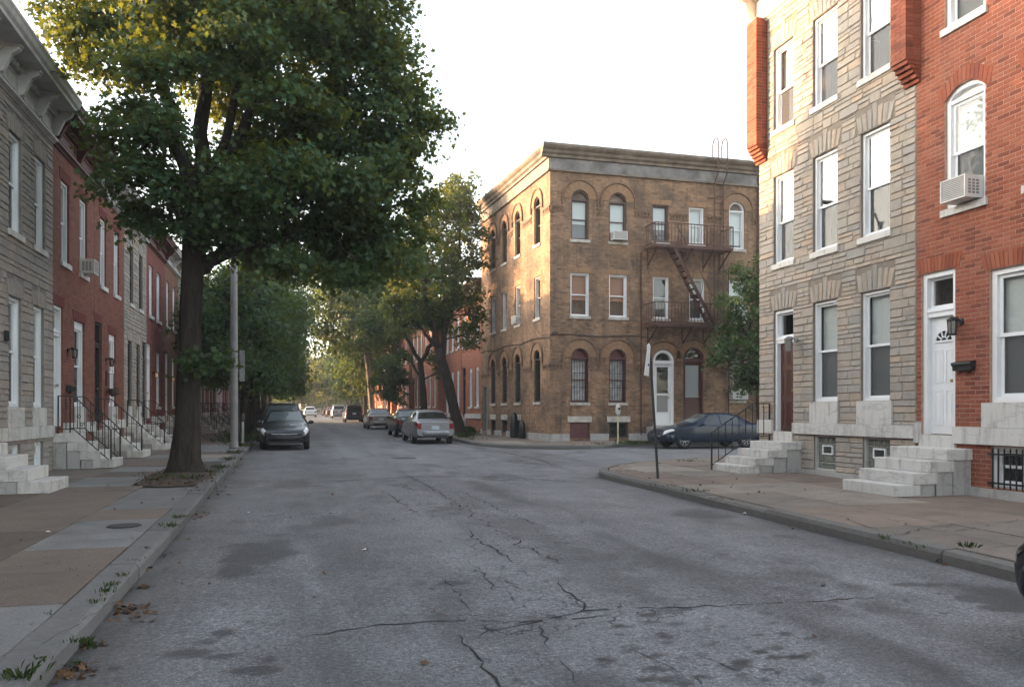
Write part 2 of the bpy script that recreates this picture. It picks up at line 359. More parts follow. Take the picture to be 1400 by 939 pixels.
def XL(y): return -1.38 - .0105 * (y - 5)          # left kerb line
def XRR(y): return 6.33 + .024 * (y - 5.8)         # right kerb line before the crossing
xs = np.concatenate([np.arange(-2.3, 7.45, .05), [7.7, 8, 8.5, 9, 9.5, 10, 11, 12, 13, 14, 16, 18, 20, 24, 30, 40, 60]])
ys = [-14, -8, -4, -1, 1, 2.2]; y = 3.0
while y < 42: ys.append(y); y *= 1.0085
ys = np.array(ys + [43, 45, 48, 52, 56, 60, 66, 72, 80, 90, 100, 115, 130, 150, 175, 200, 240, 300])
XX, YY = np.meshgrid(xs, ys); nx, ny = len(xs), len(ys)
edge = (fbm(XX * 3, YY * 3, 31) - .5)
def blob(px, py, rx, ry, amp=1.0, soft=.5):
    cx, cy = at(px, py); d = np.sqrt(((XX - cx) / rx) ** 2 + ((YY - cy) / ry) ** 2) + edge * 1.9
    return amp * np.clip(1.35 * np.clip((1 - d) / soft + .5, 0, 1), 0, 1.1)
stain = np.zeros_like(XX)
for a in [(350, 758, .34, .95, .62, .8), (330, 775, .2, .4, .6, .6), (380, 745, .2, .7, .5, .8), (315, 765, .12, .2, .7, .4), (300, 864, .10, .09, .85, .3), (283, 877, .08, .06, .8, .3), (260, 892, .16, .09, .65, .5), (303, 897, .1, .06, .6, .5), (347, 916, .13, .08, .8, .35), (154, 913, .06, .06, .6, .5), (367, 902, .06, .05, .5, .5), (452, 713, .25, .5, .4, .8),
          (430, 720, .3, .25, .35, .8), (465, 650, .5, 1.2, .3, 1.0), (620, 797, .14, .1, .6, .5), (1240, 798, .13, .09, .9, .3), (1275, 799, .15, .1, .9, .3), (1285, 811, .08, .06, .9, .3), (1305, 799, .1, .06, .6, .4), (1335, 817, .2, .13, .85, .4), (1360, 808, .2, .12, .75, .5), (1380, 831, .25, .13, .85, .4), (1395, 818, .2, .2, .8, .5), (1310, 806, .3, .3, .35, 1.0),
          (960, 703, .35, .5, .5, .9), (1080, 787, .4, .2, .4, .9), (1075, 733, .15, .2, .4, .7), (800, 765, .4, 1.3, .36, 1.0), (720, 725, .3, 1.5, .26, 1.0), (830, 790, .35, .8, .38, .9), (640, 860, .4, .3, .2, 1.0), (480, 790, .25, .9, .28, 1.0), (540, 860, .2, .6, .22, 1.0), (910, 795, .3, .5, .25, 1.0)]:
    stain = np.maximum(stain, np.clip(1.15 * blob(*a), 0, .68))
spots = random.Random(5)
for i in range(95):                                   # oil drips in the right half of the lane
    px, py = spots.uniform(820, 1130), spots.uniform(815, 935)
    if (px - 820) / 310 > (py - 800) / 100 + .35: continue
    q = spots.uniform(.016, .05); stain = np.maximum(stain, blob(px, py, q * 1.5, q, spots.uniform(.45, .85), .5))
for i in range(140):
    px, py = spots.uniform(120, 1350), spots.uniform(640, 935); q = spots.uniform(.012, .04)
    stain = np.maximum(stain, blob(px, py, q * 1.5, q * spots.uniform(.8, 2), spots.uniform(.25, .6), .6))
gut = np.exp(-np.clip(XX - XL(YY), 0, 9) / .22) * np.clip(fbm(XX * 2, YY * 1.2, 4) * 2.2 - .45, 0, 1)
gut2 = np.exp(-np.clip(XRR(YY) - XX, 0, 9) / .25) * np.clip(fbm(XX * 2, YY * 1.2, 9) * 2.2 - .5, 0, 1) * (YY < 17)
stain = np.maximum(stain, .95 * np.maximum(gut, gut2))
lane = np.exp(-((XX - 3.9 + .02 * YY) / .45) ** 2) * np.clip(fbm(XX * 2.2, YY * .8, 41) * 3 - 1.05, 0, 1) * (YY < 22); stain = np.maximum(stain, .6 * lane)
lane = np.exp(-((XX - .35) / .5) ** 2) * np.clip(fbm(XX * 1.6, YY * .6, 43) * 3 - 1.1, 0, 1) * (YY < 30); stain = np.maximum(stain, .5 * lane)
n1 = fbm(XX * .9, YY * .35, 12); stain = np.maximum(stain, .6 * np.clip((n1 - .53) * 5, 0, 1) * np.clip(fbm(XX * 4, YY * 3, 14) * 3 - 1, 0, 1))
warmv = np.clip(.55 * np.exp(-np.clip(XX - XL(YY), 0, 9) / .45) + .25 * np.exp(-np.clip(XRR(YY) - XX, 0, 9) / .6) * (YY < 17), 0, 1) * np.clip(fbm(XX * 1.5, YY * .8, 17) * 2 - .3, 0, 1)
for a in [(400, 662, .4, .8, .5, 1.0), (330, 660, .3, .8, .5, 1.0), (1030, 720, .3, .4, .3, 1.0)]: warmv = np.maximum(warmv, blob(*a))
trk = np.exp(-((XX - 1.75 + .012 * (YY - 20)) / .5) ** 2) + .9 * np.exp(-((XX - 3.55) / .5) ** 2)
pale = np.clip(.30 * trk * np.clip((YY - 7) / 16, 0, 1), 0, .55) * (.5 + fbm(XX * 1.2, YY * .2, 21)) + .2 * np.clip(fbm(XX * .5, YY * .3, 23) * 3 - 1.4, 0, 1)  # worn tracks; far-road sky sheen also painted in, paler with distance
pale = np.maximum(pale, .55 * np.clip(1 - np.abs((YY - 24.0) - (XX - 14) * -.12) / .12, 0, 1) * (XX > 12.6) * (XX < 16.4))   # worn stop bar on the side street
craze = np.zeros_like(XX)
for a in [(760, 835, .7, .35, 1, .8), (690, 852, .5, .3, .9, .8), (850, 838, .45, .3, .8, .8), (660, 745, .35, .8, .7, .9), (690, 790, .4, .6, .7, .9), (600, 690, .5, 1.6, .6, 1.0), (680, 900, .35, .3, .6, .9), (480, 690, .4, 2, .35, 1.0), (760, 740, .5, 1.5, .5, 1.0), (1250, 830, .5, .3, .4, 1.0)]: craze = np.maximum(craze, blob(*a))
ZZ = SL * YY
me = bpy.data.meshes.new('road')
v = np.stack([XX, YY, ZZ], -1).reshape(-1, 3).astype(np.float32); idx = np.arange(nx * ny).reshape(ny, nx)
fq = np.stack([idx[:-1, :-1], idx[:-1, 1:], idx[1:, 1:], idx[1:, :-1]], -1).reshape(-1, 4)
def np_mesh(name, v, f):                               # f = (n, k) faces
    me = bpy.data.meshes.new(name); me.vertices.add(len(v)); me.vertices.foreach_set('co', np.asarray(v, np.float32).ravel())
    k = f.shape[1]; me.loops.add(f.size); me.loops.foreach_set('vertex_index', f.astype(np.int32).ravel())
    me.polygons.add(len(f)); me.polygons.foreach_set('loop_start', np.arange(0, f.size, k, dtype=np.int32)); me.update(calc_edges=True); return me
me = np_mesh('road', v, fq)
for k, a in (('stain', stain), ('pale', pale), ('warm', warmv), ('craze', craze)):
    at_ = me.attributes.new(k, 'FLOAT', 'POINT'); at_.data.foreach_set('value', np.clip(a, 0, 1).astype(np.float32).ravel())
road = link('road', me, ROADM, kind='structure')

# cracks: thin dark, irregular strips lying on the asphalt, part of the road
ck = MB(); cr = random.Random(3)
def crack(pts, w=.02, jit=.035, branch=True, up=0.0):
    P = [Vector(at(*p, up)) for p in pts]; Q = []
    for a, b in zip(P, P[1:]):
        L = (b - a).length; k = max(2, int(L / .09)); nrm = Vector((-(b - a).y, (b - a).x)).normalized()
        for i in range(k): Q.append(a.lerp(b, i / k) + nrm * cr.gauss(0, jit) * (1 if i else .3))
    Q.append(P[-1]); ws = []
    for i in range(len(Q)): ws.append(max(.002, w * cr.uniform(.15, 1.25) * min(1, .25 + min(i, len(Q) - 1 - i) * .2)))
    for i in range(len(Q) - 1):
        if cr.random() < .1: continue
        d = (Q[i + 1] - Q[i]).normalized(); nn = Vector((-d.y, d.x)); z0 = gz(Q[i].y) + .004 + up; z1 = gz(Q[i + 1].y) + .004 + up
        a, b, c, e = Q[i] - nn * ws[i] / 2, Q[i] + nn * ws[i] / 2, Q[i + 1] + nn * ws[i + 1] / 2, Q[i + 1] - nn * ws[i + 1] / 2
        ck.quad((a.x, a.y, z0), (e.x, e.y, z1), (c.x, c.y, z1), (b.x, b.y, z0))
    if branch:
        for i in range(2, len(Q) - 2):
            if cr.random() < .1:
                d = Vector((cr.uniform(-1, 1), cr.uniform(-1, 1))).normalized() * cr.uniform(.08, .35); q = Q[i]; e = q + d; nn = Vector((-d.y, d.x)).normalized() * w * .16
                ck.quad((q.x - nn.x, q.y - nn.y, gz(q.y) + .005), (e.x, e.y, gz(e.y) + .005), (q.x + nn.x, q.y + nn.y, gz(q.y) + .005))
crack([(409, 872), (500, 857), (600, 849), (657, 848), (709, 850), (769, 842), (803, 834), (884, 830), (1000, 827), (1100, 823), (1170, 817), (1216, 815)], .019, .02)
crack([(663, 852), (672, 863), (712, 854), (745, 848), (800, 845), (862, 834)], .018, .02)
crack([(627, 868), (640, 884), (655, 899), (668, 918), (684, 936), (692, 950)], .022, .022)
crack([(627, 874), (655, 868), (668, 862), (712, 856)], .015, .02)
crack([(764, 789), (768, 801), (785, 815), (799, 828), (790, 838), (760, 846)], .02, .02)
crack([(642, 724), (646, 733), (662, 744), (676, 750), (694, 762), (700, 768)], .026, .03)
crack([(657, 776), (661, 790), (675, 800), (678, 812)], .02, .02); crack([(690, 806), (698, 816), (704, 824)], .016, .02)
crack([(735, 850), (742, 862), (745, 878), (752, 890)], .015, .02); crack([(760, 892), (772, 910), (784, 930)], .014, .02)
crack([(556, 650), (580, 662), (614, 682), (640, 700)], .03, .05); crack([(640, 700), (690, 730), (728, 752), (765, 772)], .02, .06)
crack([(520, 668), (550, 688), (572, 704)], .022, .05); crack([(545, 660), (570, 672)], .025, .05); crack([(625, 670), (680, 694), (740, 720)], .018, .06)
crack([(865, 888), (885, 897), (930, 920), (960, 937)], .012, .02); crack([(940, 890), (1000, 915), (1060, 935)], .012, .02)
crack([(405, 661), (470, 657), (563, 652), (640, 651), (700, 653), (760, 657), (800, 660)], .07, .03, False)
crack([(520, 648), (600, 642), (680, 632), (740, 628)], .03, .05, False); crack([(690, 618), (740, 630), (770, 640)], .05, .1, False)
crack([(770, 621), (805, 617)], .06, .1); crack([(605, 790), (630, 815), (645, 835)], .012, .02)
CRM = plain('crack_void', (.012, .012, .012), .95)
ck.build('crack', CRM, road, kind='stuff'); ck = MB()
# utility cover in the crossing and on the left pavement
def disc(name, x, y, r, z, mat, parent, squash=1.0):
    o = MB(); o.lathe([(r, 0), (r, .006), (r * .93, .008), (r * .9, .004), (.001, .004)], 28, Matrix.Translation((x, y, z))); return o.build(name, mat, parent, label='round iron utility cover')
COVER = plain('iron_cover', (.03, .03, .031), .7, var=.4, vs=30, bmp=.4, bs=60)
cx, cy = at(553, 626); disc('manhole_cover', cx, cy, .38, gz(cy) + .002, COVER, road)

# kerbs: stones laid end to end
KM = stonemat('kerb_granite', [(.15, .148, .142), (.18, .175, .168), (.13, .128, .124), (.165, .16, .15)], False, .55)
KMD = stonemat('dark_kerb_granite', [(.14, .132, .122), (.17, .16, .148), (.15, .143, .132)], False, .5)
def kerb(label_pts, name, width, side, mat, seg=1.9, h=.145):
    root = tag(bpy.data.objects.new(name, None), kind='structure'); COL.objects.link(root)
    P = [Vector(p) for p in label_pts]; k = random.Random(len(P))
    for a, b in zip(P, P[1:]):
        L = (b - a).length; cnt = max(1, round(L / seg)); d = (b - a) / L; nn = Vector((-d.y, d.x)) * side
        cuts = [0] + sorted((i + k.uniform(-.22, .22)) / cnt for i in range(1, cnt)) + [1]
        for i in range(cnt):
            s0, s1 = cuts[i] * L + .006, cuts[i + 1] * L - .006; sh = k.uniform(-.018, .018) if L > 2 else 0; dz = k.uniform(-.012, .012)
            mb = MB(); ns = 4; rows = []
            for j in range(ns + 1):
                s = s0 + (s1 - s0) * j / ns; p = a + d * s + nn * sh; z = gz(p.y)
                wob = lambda t: k.uniform(-t, t)
                prof = [(0.0, -.05), (.0 + wob(.006), h - .04), (.03 + wob(.008), h + dz + wob(.003)), (width + wob(.006), h + .008 + dz), (width, -.05)]
                rows.append([(p.x + nn.x * u, p.y + nn.y * u, z + v_) for u, v_ in prof])
            mb.v = [q for r_ in rows for q in r_]; m_ = 5
            for j in range(ns):
                for q in range(m_):
                    q2 = (q + 1) % m_; mb.f.append((j * m_ + q, j * m_ + q2, (j + 1) * m_ + q2, (j + 1) * m_ + q))
            mb.f.append(tuple(reversed(range(m_)))); mb.f.append(tuple(ns * m_ + q for q in range(m_)))
            mb.build('kerb_stone', mat, root, fix=True)
    return root
KW = .24
kerb([(XL(y), y) for y in (-8, 2, 8, 14, 20, 27, 34, 44)] + [(-1.8, 80)], 'kerb_left', KW, 1, KM)
corner = [(6.56, 16.2), (6.66, 17.0), (6.98, 17.8), (7.6, 18.6), (8.5, 19.4), (9.74, 20.2), (12.4, 21.4), (20, 22.6), (34, 22.8)]
kerb([(XRR(y), y) for y in (-8, -2, 4, 10, 14)] + corner, 'kerb_right', .2, -1, KMD, 2.6, .135)
fark = [(34, 29.6), (13.6, 29.5), (12.4, 29.2), (11.3, 28.2), (10.6, 27.95), (9.4, 27.95), (8.4, 28.5), (7.6, 29.5), (7.1, 30.8), (6.98, 33), (7.0, 60), (7.0, 90)]
kerb(fark, 'kerb_corner', .2, -1, KM, 2.0)
# pavements: a bed under separate slabs
def pave(name, pts, mat, dz=.135):
    b = MB(); b.poly(*[(x, y, gz(y) + dz) for x, y in pts]); return b.build(name, mat, kind='structure')
def pavemat(name, c1, c2, speck, obj=True):
    m, n, b, o = newmat(name); co = wpos(n)
    c = ramp(n, noise(n, co, 62, 4, .75), (.3, [x * .55 for x in c1]), (.52, c1), (.72, c2))
    c = mixc(n, ramp(n, noise(n, co, 210, 1), (.62, 0), (.7, .5)), c, speck)
    c = mixc(n, ramp(n, noise(n, co, 1.2, 6, .68, .5), (.4, 0), (.72, .5)), c, (.065, .057, .05))
    c = mixc(n, ramp(n, noise(n, co, 7, 4, .6), (.66, 0), (.74, .5)), c, (.04, .037, .035))
    oi = n.nodes.new('ShaderNodeObjectInfo'); c = mixc(n, 1.0, c, ramp(n, oi.outputs['Random'], (0, .8), (1, 1.15)), 'MULTIPLY')
    n.links.new(c, b.inputs['Base Color']); b.inputs['Roughness'].default_value = .88; b.inputs['Specular IOR Level'].default_value = .25
    bump(n, b, noise(n, co, 110, 3), .35, .006); return m
PB = plain('slab_joint_dirt', (.055, .048, .04), .95, var=.4, vs=10)
PRED = pavemat('red_aggregate_slab', (.158, .124, .10), (.235, .19, .155), (.30, .27, .235)); PGREY = pavemat('grey_concrete_slab', (.205, .205, .20), (.255, .25, .24), (.30, .29, .28))
PBRN = pavemat('brown_concrete_slab', (.185, .155, .13), (.25, .21, .175), (.32, .28, .24)); PTAN = pavemat('tan_concrete_slab', (.25, .215, .18), (.32, .28, .235), (.36, .32, .28))
PRED2 = pavemat('pinkish_slab', (.225, .172, .138), (.29, .225, .18), (.34, .29, .25))
lw = pave('sidewalk_left', [(-5.4, -8), (XL(-8) - KW, -8), (XL(44) - KW, 44), (-2.04, 80), (-2.04, 200), (-5.4, 200)], PB)
def slab(parent, x0, x1, y0, y1, mat, k, xa=None, xb=None, jit=.006, top=.15):
    """a slab between two joints; xa / xb bend its long edges to follow the kerb"""
    g_ = .007; xa = xa or (lambda y: x0); xb = xb or (lambda y: x1); b = MB(); dz = k.uniform(-jit, jit); tx = k.uniform(-.003, .003)
    P = [(xa(y0) + g_, y0 + g_), (xb(y0) - g_, y0 + g_), (xb(y1) - g_, y1 - g_), (xa(y1) + g_, y1 - g_)]
    cxm = sum(p[0] for p in P) / 4; cym = (y0 + y1) / 2; q = []
    for s_, h in ((1, .08), (1, top - .006), (.994, top)):
        q.append([(cxm + (x - cxm) * s_, cym + (y - cym) * s_, gz(y) + h + dz + tx * (x - cxm)) for x, y in P])
    b.v = q[0] + q[1] + q[2]
    for r_ in range(2):
        for i in range(4): j = (i + 1) % 4; b.f.append((r_ * 4 + i, r_ * 4 + j, r_ * 4 + 4 + j, r_ * 4 + 4 + i))
    b.f.append((8, 9, 10, 11)); return b.build('slab', mat, parent)
kr = random.Random(12)
inner = lambda y: XL(y) - KW - .005; mid = lambda y: -2.66
rows = [(-2, 1.5, PGREY), (1.5, 3.6, PRED), (3.6, 5.25, PGREY), (5.25, 6.5, PGREY), (6.5, 7.75, PRED), (7.75, 8.95, PRED), (8.95, 10.0, PGREY), (10.0, 11.1, PGREY), (11.1, 12.2, PRED), (12.2, 15.2, PGREY)]
for a, b, m_ in rows: slab(lw, 0, 0, a, b, m_, kr, mid, inner)
for a, b in ((-2, 1.6), (1.6, 4.2), (4.2, 6.3), (6.3, 8.3), (8.3, 10.3), (10.3, 12.4), (12.4, 14.9), (14.9, 15.6)):
    slab(lw, -4.05, -2.66, a, b, PRED if a > 5 else PBRN, kr); slab(lw, -5.35, -4.05, a, b, PRED, kr)
slab(lw, -4.05, -2.9, 15.6, 17.6, PGREY, kr); slab(lw, -5.35, -4.05, 15.6, 17.6, PBRN, kr)
y = 17.6
while y < 78:                                           # beyond the maple
    d = 1.5 if y < 40 else 3.0
    slab(lw, -5.35, -4.0, y, y + d, kr.choice([PRED, PBRN]), kr); slab(lw, -4.0, -2.95, y, y + d, kr.choice([PRED, PRED, PBRN, PGREY]), kr)
    if not 17 < y < 21.5: slab(lw, 0, 0, y, y + d, kr.choice([PRED, PTAN, PGREY, PBRN]), kr, lambda q: -2.95, inner)
    y += d
cx, cy = at(170, 718.5, .15); disc('utility_cover', cx, cy, .19, gz(cy) + .151, COVER, lw)
soil = MB()
for i in range(26):
    a0, a1 = 2 * math.pi * i / 26, 2 * math.pi * (i + 1) / 26
    f = lambda a, r_: (max(-2.93, min(-1.66, -2.25 + r_ * .95 * math.cos(a))), 17.75 + r_ * 2.4 * math.sin(a))
    z = lambda y, r_: gz(y) + .15 + .09 * (1 - r_)
    for r0, r1 in ((0, .5), (.5, 1)):
        p = [f(a0, r0), f(a0, r1), f(a1, r1), f(a1, r0)]; zz = [r0, r1, r1, r0]; soil.quad(*[(x, yy, z(yy, r_)) for (x, yy), r_ in zip(p, zz)])
soil.build('tree_pit_soil', M['soil'], kind='structure', smooth=True)
# right pavement up to the crossing
rk = lambda y: XRR(y) + .205
rw = pave('sidewalk_right', [(rk(-8), -8), (11.0, -8), (11.0, 17.3), (34, 17.3), (34, 22.6)] + [(x + (.18 if y < 19 else .05), y - .17) for x, y in reversed(corner[1:-1])] + [(rk(16), 16)], PRED2, .136)
rm = [(-2, .5, PBRN, PBRN, PBRN), (.5, 3.0, PBRN, PBRN, PBRN), (3.0, 5.2, PBRN, PBRN, PBRN), (5.2, 6.8, PBRN, PBRN, PBRN), (6.8, 8.15, PBRN, PBRN, PBRN), (8.15, 10.0, PRED2, PRED2, PRED2), (10.0, 11.9, PTAN, PTAN, PRED2), (11.9, 13.3, PTAN, PTAN, PRED2), (13.3, 14.8, PRED2, PRED2, PRED2), (14.8, 16.2, PRED2, PTAN, PRED2)]
for a, b, m1, m2, m3 in rm:
    slab(rw, 0, 0, a, b, m1, kr, rk, lambda y: 7.85); slab(rw, 7.85, 9.3, a + kr.uniform(-.02, .02), b, m2, kr); slab(rw, 9.3, 10.82, a, b, m3, kr)
for a, b, x0, x1, m_ in ((16.2, 17.6, 7.4, 9.0, PTAN), (16.2, 17.6, 9.0, 10.8, PRED2), (17.6, 19.0, 9.0, 11.0, PRED2), (17.6, 18.5, 7.75, 9.0, PTAN), (19.0, 20.1, 10.2, 12.4, PTAN)): slab(rw, x0, x1, a, b, m_, kr)
# pavement round the corner building and on along the right side
cw = pave('sidewalk_corner', [(x - .0 if x > 8.9 else x + .2, y + .2 if x > 8.9 else y) for x, y in fark[:-1]] + [(7.2, 90), (7.2, 200), (11, 200), (11, 31.4), (34, 31.4)], PRED2, .136)
for i in range(9): slab(cw, 10.4 + i * 1.55, 10.4 + (i + 1) * 1.55, 29.75, 31.4, kr.choice([PRED2, PTAN, PRED2]), kr); None
slab(cw, 7.5, 9.0, 30.2, 32.2, PTAN, kr); slab(cw, 9.0, 10.1, 29.4, 32.2, PRED2, kr); slab(cw, 8.5, 10.3, 28.7, 29.4, PTAN, kr)
for y in range(33, 78, 3): slab(cw, 7.25, 8.7, y, y + 3, kr.choice([PRED2, PBRN]), kr); slab(cw, 8.7, 9.7, y, y + 3, kr.choice([PRED2, PBRN]), kr)

ck = MB()
for p in ([(1205, 706), (1245, 718), (1290, 727), (1345, 738), (1405, 751)], [(1290, 727), (1330, 722), (1400, 709)], [(1215, 733), (1265, 722), (1310, 716)], [(1345, 752), (1375, 746), (1405, 744)], [(1050, 690), (1120, 676), (1180, 668)], [(930, 655), (990, 651), (1040, 652)], [(1150, 705), (1175, 716), (1210, 726)]): crack(p, .016, .02, False, .155)
ck.build('crack', CRM, rw, kind='stuff'); ck = MB()
for p in ([(60, 880), (110, 848), (160, 822)], [(20, 740), (60, 733), (100, 728)], [(150, 732), (190, 738), (230, 736)], [(200, 663), (225, 667), (262, 664)]): crack(p, .012, .02, False, .155)
ck.build('crack', CRM, lw, kind='stuff')
# ------------------------------------------------------------------ facade kit (house-local: x along the front, y inwards, z up)
def arc(op, n=10):
    x0, x1, z0, z1, rise = op[:5]; a = (x1 - x0) / 2; c = (x0 + x1) / 2
    return [(c - a * math.cos(math.pi * i / n), z1 - rise + rise * math.sin(math.pi * i / n)) for i in range(n + 1)]
def wallmesh(mb, x0, x1, z0, z1, ops, depth=.16, y=0.0):
    xs_ = sorted({x0, x1, *[o[0] for o in ops], *[o[1] for o in ops]}); zs_ = sorted({z0, z1, *[o[2] for o in ops], *[o[3] for o in ops]})
    xs_ = [q for q in xs_ if x0 <= q <= x1]; zs_ = [q for q in zs_ if z0 <= q <= z1]
    for a, b in zip(xs_, xs_[1:]):
        for c, d in zip(zs_, zs_[1:]):
            m = ((a + b) / 2, (c + d) / 2)
            if any(o[0] < m[0] < o[1] and o[2] < m[1] < o[3] for o in ops): continue
            mb.quad((a, y, c), (b, y, c), (b, y, d), (a, y, d))
    for o in ops:
        rise = o[4]; pts = [(o[0], o[2])] + (arc(o) if rise > 0 else [(o[0], o[3]), (o[1], o[3])]) + [(o[1], o[2])]
        if rise > 0:
            A = arc(o)
            for p, q in zip(A, A[1:]): mb.quad((p[0], y, p[1]), (q[0], y, q[1]), (q[0], y, o[3]), (p[0], y, o[3]))
        for p, q in zip(pts, pts[1:] + pts[:1]): mb.quad((p[0], y, p[1]), (p[0], y + depth, p[1]), (q[0], y + depth, q[1]), (q[0], y, q[1]))
def shell(mb, x0, x1, z0, z1, D, y=0.0):
    mb.quad((x0, D, z0), (x0, y, z0), (x0, y, z1), (x0, D, z1)); mb.quad((x1, y, z0), (x1, D, z0), (x1, D, z1), (x1, y, z1)); mb.quad((x1, D, z0), (x0, D, z0), (x0, D, z1), (x1, D, z1))
def ring(mb, x0, x1, z0, z1, t, y0, y1):     # rectangular frame of four bars
    mb.box(x0, x0 + t, y0, y1, z0, z1); mb.box(x1 - t, x1, y0, y1, z0, z1); mb.box(x0 + t, x1 - t, y0 + .001, y1, z1 - t, z1); mb.box(x0 + t, x1 - t, y0 + .001, y1, z0, z0 + t)
def window(par, op, frame='white', depth=.16, sill='marble', blind='full', casing=.055, sash=.045, head=0.0, pane='pane', sill_h=.12, sill_over=.06, bars=False, split=.5, screen=True, tymp=None, muntin=False):
    x0, x1, z0, z1, rise = op; wo = MB(); y0 = .05; spr = z1 - rise
    if rise > 0:
        A = arc(op); B = [((x0 + x1) / 2 + (p - (x0 + x1) / 2) * (1 - 2 * casing / (x1 - x0)), spr + (q - spr) * (1 - casing / rise) if q > spr else spr) for p, q in A]
        for (p, q), (r_, s_), (p2, q2), (r2, s2) in zip(A, B, A[1:], B[1:]):
            wo.quad((p, y0, q), (r_, y0, s_), (r2, y0, s2), (p2, y0, q2)); wo.quad((r_, y0, s_), (r_, depth, s_), (r2, depth, s2), (r2, y0, s2))
        wo.box(x0 + casing, x1 - casing, y0 + .01, depth, spr - .06, spr)
        wo.box(x0, x0 + casing, y0, depth, z0, spr); wo.box(x1 - casing, x1, y0, depth, z0, spr); wo.box(x0 + casing, x1 - casing, y0 + .002, depth, z0, z0 + casing)
        top = spr - .06
    else: ring(wo, x0, x1, z0, z1, casing, y0, depth); top = z1 - casing
    if head:
        wo.box(x0 + casing, x1 - casing, y0 + .015, depth, top - head, top); top -= head
    a, b = x0 + casing, x1 - casing; c = z0 + casing; mid_ = c + (top - c) * split
    ys_ = depth - .055
    ring(wo, a, b, mid_ - sash * .3, top, sash, ys_, ys_ + .028); ring(wo, a, b, c, mid_ + sash * .7, sash, ys_ + .032, ys_ + .06)
    if muntin: wo.box((a + b) / 2 - .012, (a + b) / 2 + .012, ys_ + .004, ys_ + .05, c + sash, top - sash)
    W = wo.build('window', M[frame], par)
    p = MB(); p.quad((a + sash, ys_ + .014, mid_), (b - sash, ys_ + .014, mid_), (b - sash, ys_ + .014, top - sash), (a + sash, ys_ + .014, top - sash)); p.build('pane', M[pane], W)
    p = MB(); p.quad((a + sash, ys_ + .046, c + sash), (b - sash, ys_ + .046, c + sash), (b - sash, ys_ + .046, mid_), (a + sash, ys_ + .046, mid_)); p.build('pane', M[pane], W)
    if rise > 0:
        t = MB(); t.poly(*[(p_, depth - .01, q_) for p_, q_ in B]); t.build('arch_panel', M[tymp or 'pane'], W)
    if screen:
        p = MB(); p.quad((a + sash, ys_ + .04, c + sash), (b - sash, ys_ + .04, c + sash), (b - sash, ys_ + .04, mid_), (a + sash, ys_ + .04, mid_)); p.build('insect_screen', M['screen_t'], W)
    if blind:
        bm_, f = (blind if isinstance(blind, tuple) else (blind, 1.0)) if blind != 'full' else ('blind', 1.0)
        zb_ = top - (top - c) * f; q = MB(); q.box(a + .01, b - .01, depth + .05, depth + .056, zb_, top); q.build('blind', M[bm_], W)
    q = MB(); q.box(x0 - .02, x1 + .02, depth + .30, depth + .31, z0 - .05, z1 + .05); q.build('unlit_room_panel', M['inside'], W)  # dark panel added behind the glass, standing in for the unlit room
    if sill:
        q = MB(); q.box(x0 - sill_over, x1 + sill_over, -.055, depth - .05, z0 - sill_h, z0 - .002); q.build('sill', M[sill], W)
    if bars:
        q = MB(); n = 6
        for i in range(n + 1): q.bar((x0 + .03 + (x1 - x0 - .06) * i / n, .025, z0 + .01), (x0 + .03 + (x1 - x0 - .06) * i / n, .025, top), .016)
        for t in (.02, .34, .67, .97): q.box(x0, x1, .012, .02, z0 + (top - z0) * t - .01, z0 + (top - z0) * t + .01)
        q.build('window_bars', M['iron'], W)
    return W
def screen_t():
    m, n, b, o = newmat('insect_screen_mesh'); b.inputs['Base Color'].default_value = (.045, .048, .052, 1); b.inputs['Roughness'].default_value = .7
    t = nd(n, 'ShaderNodeBsdfTransparent'); mx = nd(n, 'ShaderNodeMixShader'); mx.inputs[0].default_value = .62
    n.links.new(t.outputs[0], mx.inputs[1]); n.links.new(b.outputs[0], mx.inputs[2]); n.links.new(mx.outputs[0], o.inputs[0]); return m
M['screen_t'] = screen_t()
